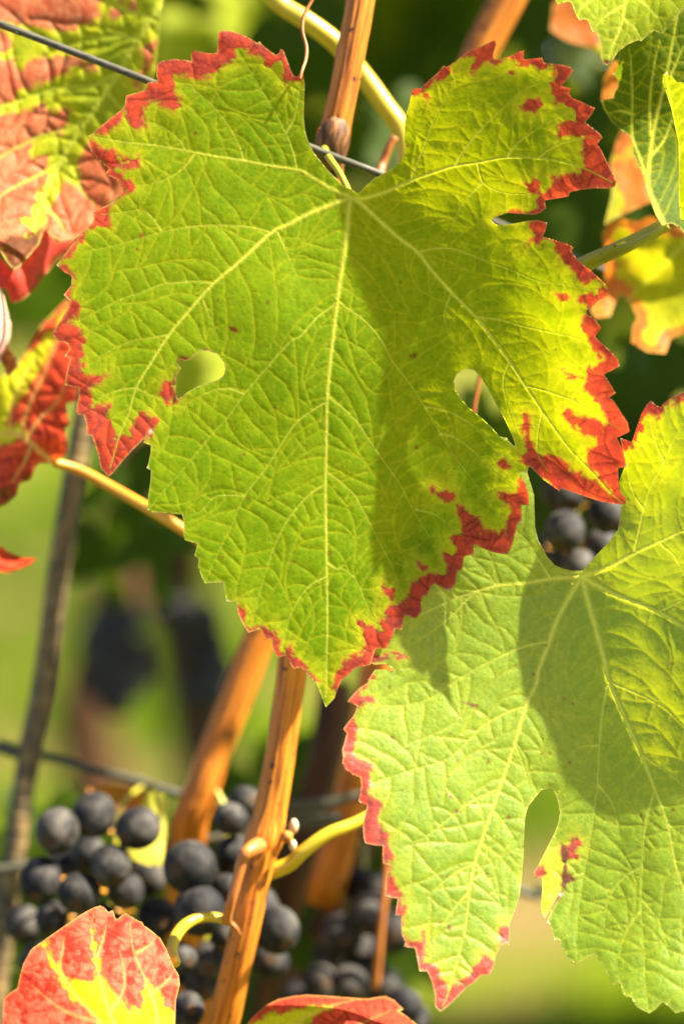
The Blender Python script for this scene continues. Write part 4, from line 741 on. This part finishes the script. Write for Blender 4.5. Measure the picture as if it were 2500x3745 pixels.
soft_leaf('small out of focus salmon leaf between the brown tip and the folded leaf', 'g', [(418, 615), (430, 480), (500, 360), (560, 440), (530, 600), (470, 640)], 55, 75, lambda X, Y, DV, ed, fine, mid, big, cid: 30 + 0 * X)
soft_leaf('out of focus orange and green leaf behind the toothed yellow green leaf', 'g', [(120, 20), (230, -30), (420, 100), (430, 330), (350, 285), (200, 245), (105, 180)], 85, 77, lambda X, Y, DV, ed, fine, mid, big, cid: 8 + (mid - 0.5) * 120, pal=dict(IP, red=(0.36, 0.09, 0.02), red2=(0.30, 0.10, 0.02)))
soft_leaf('pale yellow lit leaf scrap behind the left grapes', 'e', [(955, 175), (1000, 160), (1040, 180), (1062, 230), (1060, 450), (1045, 560), (1030, 645), (940, 640), (830, 595), (800, 500), (960, 480), (980, 330), (940, 250)], 62, 79, None, pal=dict(IP, green=(0.62, 0.55, 0.12), dark=(0.52, 0.48, 0.05), green_t=(0.8, 0.75, 0.1), dark_t=(0.7, 0.65, 0.05)))
soft_leaf('rusty orange leaf scrap over the top of the left bunch', 'e', [(560, 150), (700, 110), (860, 130), (960, 170), (900, 280), (800, 310), (740, 340), (640, 260), (560, 230)], 95, 80, lambda X, Y, DV, ed, fine, mid, big, cid: 30 + 0 * X, pal=dict(IP, red=(0.42, 0.10, 0.02), red2=(0.36, 0.13, 0.02)))

# ------------------------------------------------------------------ canes, trunk, wires, rod
cane1 = empty('vine_cane', P(830, 3800, 40), 'orange brown cane with a swollen joint standing behind the large leaf', 'vine cane')
tube('stem', [(1345, -200, 30, 54), (1318, 0, 30, 52), (1290, 150, 30, 51), (1262, 300, 30, 50), (1232, 440, 30, 54), (1215, 520, 31, 60), (1205, 600, 31, 52), (1185, 800, 32, 50), (1140, 1300, 34, 50), (1100, 1900, 36, 52), (1072, 2400, 37, 53), (1040, 2650, 37, 55), (1010, 2850, 37, 57), (985, 2980, 37, 62), (968, 3060, 37, 72), (950, 3120, 37, 66),
               (925, 3250, 37, 58), (895, 3400, 37, 56), (860, 3550, 38, 56), (820, 3720, 40, 57), (760, 3950, 46, 60), (700, 4300, 60, 66), (690, 4700, 90, 80)], M['cane'], cane1, n=64, per=14, wob=0.06, seed=4, ridge=0.022)
tube('joint_bark', [(1235, 430, 29.6, 40), (1224, 480, 29.2, 58), (1212, 530, 29.4, 63), (1208, 590, 30.4, 55), (1203, 640, 31, 47)], M['cane_dark'], cane1, n=24, per=6, wob=0.14, seed=9)
knob('bud', 1178, 492, 29, 25, 'cane', cane1, 3, (0.9, 0.8, 1.5))
knob('bud', 1074, 3022, 35, 18, 'bud', cane1, 4, (0.9, 0.9, 1.5)); knob('bud', 1070, 3092, 34, 16, 'bud', cane1, 7, (0.9, 0.9, 1.3)); knob('bud', 1048, 3062, 33, 22, 'cane', cane1, 8)
sh = tube('side_shoot', [(985, 3085, 40, 32), (943, 3095, 34, 32), (905, 3118, 31, 27), (884, 3150, 31, 22), (868, 3213, 31, 19), (847, 3288, 31, 18), (832, 3345, 32, 19), (828, 3372, 33, 20)], M['tendril'], cane1, n=12)
tube('shoot_tip', [(845, 3378, 32, 10), (862, 3395, 32, 8), (880, 3420, 32, 3)], M['tendril'], cane1, n=7)
cane2 = empty('vine_cane', P(1600, 700, 75), 'out of focus brown cane rising behind the upper right lobe', 'vine cane')
tube('stem', [(1960, -300, 75, 66), (1880, -60, 75, 66), (1800, 100, 75, 65), (1735, 240, 75, 64), (1640, 560, 76, 62), (1560, 1000, 80, 62), (1480, 1800, 86, 62), (1330, 2700, 92, 64), (1180, 3300, 98, 70)], M['cane'], cane2, n=22, wob=0.05, seed=14)
cane3 = empty('vine_cane', P(690, 3000, 85), 'out of focus orange cane leaning beside the ripe grapes', 'vine cane')
tube('stem', [(1130, 1900, 80, 58), (1030, 2150, 80, 58), (940, 2350, 80, 58), (860, 2560, 80, 60), (790, 2740, 80, 61), (735, 2900, 80, 64), (690, 3040, 82, 66), (680, 3400, 95, 72), (760, 3900, 110, 80)], M['cane'], cane3, n=56, per=10, wob=0.06, seed=15, ridge=0.022)
trunk = empty('old_vine', (P(900, 4200, 130)[0], P(900, 4200, 130)[1], 0), 'dark old vine trunk leaning behind the cane joint', 'vine trunk')
tp = [P(1420, 2500, 135), P(1360, 2950, 132), P(1260, 3200, 130), P(1120, 3500, 130), P(1000, 3800, 130), P(930, 4200, 130)]
bx = tp[-1]; tp += [np.array([bx[0] - 0.005, bx[1] + 0.02, 0.40]), np.array([bx[0] + 0.01, bx[1] + 0.03, 0.2]), np.array([bx[0], bx[1] + 0.03, -0.03])]
tc_ = catmull(np.array([list(p) + [r] for p, r in zip(tp, [0.0042, 0.0050, 0.0058, 0.0068, 0.009, 0.016, 0.022, 0.026, 0.032])]), 10)
g = tube_geo(tc_[:, :3], tc_[:, 3], 20, 1.0, 0.25, 6); mesh_np('bark', g[0], g[1], M['trunk'], trunk, {'tc': g[2]})
tube('arm', [(1230, 2500, 120, 60), (1190, 2750, 118, 62), (1120, 3000, 118, 60), (1060, 3250, 120, 60), (1000, 3600, 126, 66), (960, 4000, 130, 80)], M['trunk'], trunk, n=18, wob=0.15, seed=8)
tube('twig', [(1420, 2980, 80, 13), (1412, 3200, 80, 14), (1392, 3400, 80, 14), (1372, 3620, 82, 15)], M['tendril'], trunk, n=8)

def wire(label, pts, r=14): return tag(tube('trellis_wire', [(*p, r) for p in pts], M['wire'], None, n=10, per=8), label, 'wire')
wire('taut grey wire crossing in front of the pink blotched leaf', [(-9000, -3480, 20), (-800, -230, 20), (0, 85, 20), (560, 302, 20), (1140, 540, 22), (1390, 636, 24), (1700, 764, 42), (2170, 972, 62), (2500, 1110, 66), (3200, 1400, 70), (9000, 3900, 80)], 14)
wire('dark out of focus wire above the left bunch of grapes', [(-8000, -100, 95), (-600, 2530, 95), (0, 2722, 95), (250, 2790, 95), (480, 2850, 92), (760, 2930, 92), (1500, 3080, 95), (1930, 3270, 100), (2600, 3420, 100), (8000, 5000, 100)], 17)
wire('grey wire running behind the curved yellow stalk', [(-8000, 4300, 85), (500, 3110, 85), (900, 3010, 85), (1080, 2985, 85), (1250, 2930, 85), (1500, 2880, 85), (8000, 1800, 85)], 18)
def rod():
    c = catmull([(420, 800, 95), (330, 1400, 95), (278, 1690, 95), (220, 2050, 95), (159, 2494, 95), (104, 2774, 95), (36, 3250, 95), (-30, 3745, 95), (-130, 4500, 95)], 40)
    p = P(c[:, 0], c[:, 1], c[:, 2]); dv = p[-1] - p[-2]; k = (p[-1][2] + 0.03) / -dv[2]
    p = np.vstack([p, p[-1] + dv * k * np.linspace(0.05, 1, 30)[:, None]])
    m = 2600; L = np.concatenate([[0], np.cumsum(np.linalg.norm(np.diff(p, axis=0), axis=1))]); t = np.linspace(0, L[-1], m)
    p = np.stack([np.interp(t, L, p[:, i]) for i in range(3)], -1)
    r = 0.0033 * (1 + 0.05 * np.maximum(0, np.sin(t * 2 * math.pi / 0.0042)) ** 2)
    g = tube_geo(p, r, 14); return tag(mesh_np('steel_rod', g[0], g[1], M['rod'], None, {'tc': g[2]}), 'rusty ribbed steel rod leaning past the red leaves', 'rod')
rod()
ten = tag(tube('tendril', [(1175, -60, 10, 6), (1140, 0, 10, 6.5), (1112, 55, 9, 7), (1105, 110, 8, 7), (1120, 170, 7, 7), (1118, 215, 4, 6.5), (1104, 258, 1, 6), (1096, 290, 0, 5)], M['tendril'], None, n=9), 'thin wiry brown tendril touching the red tip of the large leaf', 'tendril')
pet = empty('leaf_stalk', P(1010, 0, 45), 'thick yellow stalk crossing behind the orange cane at its top', 'leaf stalk')
tube('stalk', [(860, -180, 46, 34), (1010, 0, 46, 34), (1120, 75, 46, 35), (1230, 160, 47, 36), (1330, 280, 48, 36), (1410, 390, 48, 36), (1465, 470, 48, 36), (1480, 560, 48, 32), (1470, 640, 48, 28), (1440, 760, 46, 26)], M['petiole'], pet, n=14)
tag(tube('leaf_stalk', [(1445, 500, 40, 14), (1420, 540, 40, 15), (1398, 600, 40, 16), (1385, 660, 38, 17), (1370, 760, 38, 18)], M['tendril'], None, n=10), 'short reddish stalk beside the wire behind the leaf notch', 'leaf stalk')
tag(tube('leaf_stalk', [(1770, 1310, 45, 8), (1752, 1390, 45, 8), (1735, 1480, 45, 8), (1728, 1560, 45, 8), (1735, 1680, 45, 8)], M['tendril'], None, n=8), 'thin brown stalk seen through the gap beside the right lobe', 'leaf stalk')

# ------------------------------------------------------------------ grapes
def grape_mesh():
    u = np.linspace(0, math.pi, 17); v = np.linspace(0, 2 * math.pi, 24, endpoint=False)
    U, V = np.meshgrid(u, v, indexing='ij'); n = np.stack([np.sin(U) * np.cos(V), np.sin(U) * np.sin(V), np.cos(U)], -1).reshape(-1, 3)
    n[:, 2] *= 1.04; n[:, 2] -= 0.05 * np.exp(-((n[:, 0] ** 2 + n[:, 1] ** 2) / 0.012)) * (n[:, 2] > 0)
    i = np.arange(16)[:, None]; j = np.arange(24)[None]; k = (j + 1) % 24
    f = np.stack([i * 24 + j, (i + 1) * 24 + j, (i + 1) * 24 + k, i * 24 + k], -1).reshape(-1, 4)
    o = mesh_np('grape', n * 0.0065, [f], M['grape']); me = o.data; bpy.data.objects.remove(o); return me
GM = grape_mesh()
def bunch(label, grapes, stem, seed, group=None):
    r = random.Random(seed)
    top = P(*stem[0][:3]); root = empty('grape_bunch', top, label, 'grapes', group)
    tube('stalk', stem, M['petiole_green'], root, n=9)
    axis = catmull([s[:3] for s in stem], 6)
    for (x, y, rad, d) in grapes:
        o = bpy.data.objects.new('grape', GM); COL.objects.link(o); o.parent = root
        p = P(x, y, d); o.location = Vector(p - top); s = rpx(rad, d) / 0.0065
        o.scale = (s * r.uniform(0.93, 1.06), s * r.uniform(0.93, 1.06), s * r.uniform(0.95, 1.08))
        dirv = -FWD + RIGHT * r.uniform(-0.7, 0.7) + UP * r.uniform(-1.1, 0.3)
        o.rotation_euler = Vector(dirv).to_track_quat('Z', 'Y').to_euler()
        k = np.argmin((axis[:, 0] - x) ** 2 + (axis[:, 1] - y) ** 2); a = axis[k]
        pd = tube('pedicel', [(x, y, d + 5, 9), ((x + a[0]) / 2, (y + a[1]) / 2 - 10, (d + a[2]) / 2 + 6, 7), (a[0], a[1], a[2], 8)], M['petiole_orange'], root, n=6, per=3)
        pd.parent = o; pd.matrix_parent_inverse = o.matrix_basis.inverted()
    return root
def ec(l, ox=0, s=.574): return [(ox + x * s, 2800 + y * s, rd * s, d) for x, y, rd, d in l]
bunch('round bunch of dusty dark grapes beside the rusty rod', ec([(365, 415, 145, 56), (600, 315, 140, 60), (880, 400, 138, 54), (705, 635, 128, 52), (260, 730, 142, 56), (505, 815, 142, 52), (800, 800, 125, 58), (330, 980, 115, 62), (940, 720, 112, 66), (1000, 970, 125, 60), (560, 560, 120, 72), (420, 640, 120, 76), (650, 1010, 130, 60),
    (150, 1010, 120, 70), (480, 1150, 130, 64), (820, 1120, 130, 62), (250, 1250, 130, 70)]), [(560, 2870, 84, 9), (500, 2890, 80, 9), (440, 2960, 74, 10), (420, 3100, 72, 10), (400, 3300, 70, 8), (380, 3500, 70, 6)], 1)
bunch('bunch of dusty grapes lit on one side tucked against the cane joint', ec([(1210, 650, 166, 50), (1270, 925, 162, 48), (1470, 340, 112, 56), (1500, 580, 130, 58), (1440, 770, 105, 56), (1450, 1080, 110, 56), (1150, 1230, 112, 46), (1190, 1560, 118, 46), (1560, 230, 100, 66), (1340, 1240, 120, 62), (1280, 1380, 120, 64), (1050, 1330, 120, 66), (1640, 1000, 130, 60)])
    + ec([(370, 1050, 152, 56), (250, 900, 130, 62), (330, 1250, 120, 66)], 800), [(700, 2820, 84, 11), (760, 2850, 80, 11), (830, 3000, 76, 12), (800, 3200, 74, 10), (760, 3400, 70, 9), (720, 3600, 68, 7)], 2)
bunch('unlit bunch of black grapes under the lower tip of the right leaf', ec([(780, 1080, 142, 92), (960, 950, 132, 90), (1000, 790, 112, 96), (1110, 1060, 142, 88), (900, 760, 110, 100), (650, 1390, 122, 84), (830, 1400, 125, 84), (1180, 1530, 115, 70), (960, 1330, 125, 92), (720, 1230, 125, 98), (1060, 1420, 120, 90), (880, 1180, 130, 98), (520, 1480, 120, 90), (1240, 1620, 110, 74)], 800),
    [(1330, 3080, 110, 9), (1330, 3200, 106, 9), (1310, 3350, 104, 9), (1280, 3550, 100, 8), (1270, 3700, 98, 6)], 3)
bunch('shaded bunch of black grapes seen through the notch of the right leaf', [(1850 + x * .3508, 1650 + y * .3508, rd * .3508, d) for x, y, rd, d in [(610, 830, 225, 62), (1040, 650, 200, 66), (760, 1200, 190, 64), (600, 420, 220, 72), (500, 1180, 150, 70), (1000, 1000, 200, 74), (850, 300, 200, 78), (250, 1000, 170, 80)]],
    [(2150, 1640, 95, 9), (2140, 1750, 92, 9), (2100, 1900, 90, 9), (2080, 2050, 88, 7)], 4)
bunch('far out of focus bunch of nearly black grapes above the grass', [(430 + dx, 2340 + dy, 66, 330 + z) for dx, dy, z in [(0, 0, 0), (-60, 60, 8), (55, 50, 5), (0, 110, 0), (-50, 160, 9), (40, 165, 4), (-5, 220, 0), (30, -70, 10), (-40, -50, 9), (-80, 0, 14), (70, 120, 12)]], [(450, 2200, 345, 8), (440, 2300, 345, 8), (430, 2500, 345, 7)], 5)
bunch('far out of focus bunch of blue grey grapes beside the brown stake', [(680 + dx, 2250 + dy, 62, 300 + z) for dx, dy, z in [(0, 0, 0), (-70, -10, 5), (70, 20, 3), (20, 90, 6), (90, 110, 8), (60, 200, 6), (100, 290, 8), (40, 280, 9), (120, 200, 12)]], [(690, 2150, 312, 8), (700, 2300, 312, 8), (740, 2500, 312, 7)], 6)

# ------------------------------------------------------------------ inner canopy leaves, next row, grass
def star_leaf(n=26, seed=0):
    r = random.Random(seed); a = np.linspace(0, 2 * math.pi, n, endpoint=False)
    rad = 0.62 + 0.30 * np.cos(5 * (a - math.pi / 2)) * (0.6 + 0.4 * np.cos(a - math.pi / 2)) + np.array([r.uniform(-0.05, 0.07) * (1 if k % 2 else -1) for k in range(n)])
    rad *= 1 - 0.55 * np.exp(-((a - 1.5 * math.pi) / 0.22) ** 2)
    x = rad * np.cos(a); y = rad * np.sin(a)
    rings = [np.stack([x * k, y * k], -1) for k in (1.0, 0.72, 0.4)]
    p = np.vstack(rings + [[[0, 0]]])
    z = 0.30 * np.abs(p[:, 0]) - 0.22 * (p ** 2).sum(1) + 0.06 * np.sin(7 * p[:, 0]) * np.cos(6 * p[:, 1])
    j = np.arange(n); k = (j + 1) % n
    qd = np.vstack([np.stack([i * n + j, i * n + k, (i + 1) * n + k, (i + 1) * n + j], -1) for i in (0, 1)])
    t = np.stack([2 * n + j, 2 * n + k, np.full(n, 3 * n)], -1)
    return np.hstack([p, z[:, None]]), qd, t
SLV = star_leaf()
def shade_mesh(seed, mat):
    p, qd, t = star_leaf(30, seed); o = mesh_np('grape_leaf', p, [qd, t], mat); me = o.data; bpy.data.objects.remove(o); return me
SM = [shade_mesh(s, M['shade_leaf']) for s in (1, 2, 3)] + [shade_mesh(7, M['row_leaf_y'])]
def canopy_leaf(x, y, size, d, seed, label, group, bright=False, face=0.55):
    r = random.Random(seed)
    o = bpy.data.objects.new('grape_leaf', SM[3] if bright else SM[seed % 3]); COL.objects.link(o); o.location = Vector(P(x, y, d))
    s = rpx(size, d) / 0.8; o.scale = (s, s, s)
    n = (-FWD * 0.8 + sv) if bright else -FWD + RIGHT * r.uniform(-face, face) + UP * r.uniform(-0.3, face)
    e = Vector(n).to_track_quat('Z', 'Y').to_euler(); o.rotation_euler = e; o.rotation_euler.rotate_axis('Z', r.uniform(-0.7, 0.7) + math.pi)
    return tag(o, label, 'leaf', group)
k = 100
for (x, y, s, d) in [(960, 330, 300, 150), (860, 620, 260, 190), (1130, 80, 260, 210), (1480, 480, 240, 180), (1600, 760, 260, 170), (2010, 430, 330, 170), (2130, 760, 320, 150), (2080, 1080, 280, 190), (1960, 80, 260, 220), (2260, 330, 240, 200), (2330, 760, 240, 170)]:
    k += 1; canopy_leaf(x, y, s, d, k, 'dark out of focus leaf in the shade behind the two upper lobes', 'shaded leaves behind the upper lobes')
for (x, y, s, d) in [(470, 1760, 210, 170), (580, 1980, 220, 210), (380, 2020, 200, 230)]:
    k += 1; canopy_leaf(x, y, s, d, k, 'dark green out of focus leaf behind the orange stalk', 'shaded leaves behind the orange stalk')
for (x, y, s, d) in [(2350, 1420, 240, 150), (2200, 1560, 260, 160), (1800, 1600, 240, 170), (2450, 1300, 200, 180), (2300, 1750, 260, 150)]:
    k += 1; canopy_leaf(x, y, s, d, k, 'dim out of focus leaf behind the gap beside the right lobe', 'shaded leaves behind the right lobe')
for (x, y, s, d) in [(1300, 2800, 300, 210), (1480, 3150, 300, 200), (1150, 3300, 300, 190), (700, 3700, 300, 150), (150, 3500, 260, 160), (950, 2900, 260, 240), (1450, 3500, 260, 210), (60, 3300, 240, 190), (980, 3650, 300, 160), (850, 3050, 300, 130), (1300, 3050, 330, 150), (1180, 3500, 330, 140), (560, 3400, 280, 130), (300, 3300, 260, 140), (200, 3680, 300, 120), (1500, 3000, 260, 170)]:  # dark leaves added so the gaps between the grapes turn black
    k += 1; canopy_leaf(x, y, s, d, k, 'dark leaf added to blacken the gaps behind the bunches', 'added dark leaves behind the bunches')
for (x, y, s, d) in [(2060, 1850, 300, 120), (2230, 1980, 280, 125), (1950, 2050, 240, 130)]:  # put in to blacken the pale background around the notch grapes
    k += 1; canopy_leaf(x, y, s, d, k, 'dark leaf added to blacken the notch of the right leaf', 'added dark leaves behind the notch')
for (x, y, s, d) in [(420, 3150, 260, 112), (700, 3150, 260, 114), (650, 3450, 260, 108), (150, 3050, 240, 130), (950, 3350, 280, 118)]:  # more dark leaves put in to deepen the gaps between grapes
    k += 1; canopy_leaf(x, y, s, d, k, 'dark leaf added to blacken the gaps behind the bunches', 'added dark leaves behind the bunches')
k += 1; canopy_leaf(730, 1380, 300, 250, k, 'lime leaf added to brighten the round gap in the large leaf', None, True, 0.2)  # bright leaves added and turned to the sun for lit patches in the blur
k += 1; canopy_leaf(640, 150, 230, 270, k, 'lime leaf added as a bright blur between the pink blotched leaf and the large leaf', None, True, 0.3)
k += 1; canopy_leaf(860, -20, 220, 300, k, 'leaf added as a bright blur above the red tip of the large leaf', None, True, 0.3)
# canopy leaves added overhead, mostly unseen, to keep the inside of the row dark
def scatter(name, mats, label, n, box, size, seed, up=0.4):
    r = np.random.RandomState(seed); p, qd, t = star_leaf(14, seed)
    for mi, (mat, share) in enumerate(mats):
        m = int(n * share); V = []; Q = []; T = []
        for i in range(m):
            c = np.array([r.uniform(box[0], box[1]), r.uniform(box[2], box[3]), r.uniform(box[4], box[5])])
            nn = np.array([r.normal(0, 0.6), -1 + r.normal(0, 0.7), up + r.normal(0, 0.6)]); nn /= np.linalg.norm(nn)
            a = np.cross(nn, [r.normal(), r.normal(), r.normal()]); a /= np.linalg.norm(a); b = np.cross(nn, a)
            s = size * r.uniform(0.6, 1.2)
            V.append(c + s * (p[:, :1] * a + p[:, 1:2] * b + p[:, 2:] * nn)); Q.append(qd + i * len(p)); T.append(t + i * len(p))
        tag(mesh_np(name, np.vstack(V), [np.vstack(Q), np.vstack(T)], mat), label, 'foliage', kind='stuff')
scatter('row_foliage', [(M['row_leaf'], 0.62), (M['row_leaf_y'], 0.38)], 'blurred foliage of the next vine row', 4200, (-1.8, 1.8, 2.6, 3.1, 0.72, 1.75), 0.07, 3)
c0 = P(3300, -1500, 200)
scatter('added_canopy', [(M['shade_leaf'], 1.0)], 'added canopy leaves out of view that shade the inside of the row', 260, (-0.02, 0.55, 0.93, 1.45, 1.06, 1.55), 0.055, 9)
def far_trunk(x, y, h, rad, seed):
    r = random.Random(seed); pts = np.array([(x + r.uniform(-.02, .02) * (i > 0), y + r.uniform(-.02, .02), h * i / 6 - 0.02 * (i == 0), rad * (1.2 - 0.07 * i)) for i in range(7)])
    c = catmull(pts, 5); g = tube_geo(c[:, :3], c[:, 3], 12, 1, 0.2, seed)
    return tag(mesh_np('old_vine', g[0], g[1], M['trunk'], None, {'tc': g[2]}), 'blurred brown trunk of a vine in the next row', 'vine trunk', 'trunks of the next vine row')
for i, (px, dd, lb) in enumerate([(735, 2000, 'blurred brown trunk of the next vine row behind the blue grey bunch'), (380, 2300, 'blurred brown trunk of the next vine row behind the nearly black bunch')]):
    w = P(px, 2400, dd); far_trunk(w[0], w[1], 0.85, 0.03, i + 3)['label'] = lb
def grass():
    r = np.random.RandomState(8); n = 9000
    x = r.uniform(-1.6, 1.6, n); y = r.uniform(1.6, 7, n); keep = fbm(x, y, 0.45, 12) > 0.47; x = x[keep]; y = y[keep]; n = len(x)
    h = r.uniform(0.04, 0.12, n); a = r.uniform(0, 6.28, n); lx = r.normal(0, 0.03, n); ly = r.normal(0, 0.03, n); w = 0.004
    b0 = np.stack([x - w * np.cos(a), y - w * np.sin(a), 0 * x - 0.01], -1); b1 = np.stack([x + w * np.cos(a), y + w * np.sin(a), 0 * x - 0.01], -1)
    m0 = b0 + np.stack([lx * .4, ly * .4, h * .6], -1); m1 = b1 + np.stack([lx * .4, ly * .4, h * .6], -1); tp = np.stack([x + lx, y + ly, h], -1)
    co = np.stack([b0, b1, m1, m0, tp], 1).reshape(-1, 3); i = np.arange(n)[:, None] * 5
    tag(mesh_np('grass', co, [i + np.array([[0, 1, 2, 3]]), i + np.array([[3, 2, 4]])], M['grass']), 'blurred sunlit grass between the vine rows', 'grass', kind='stuff')
grass()
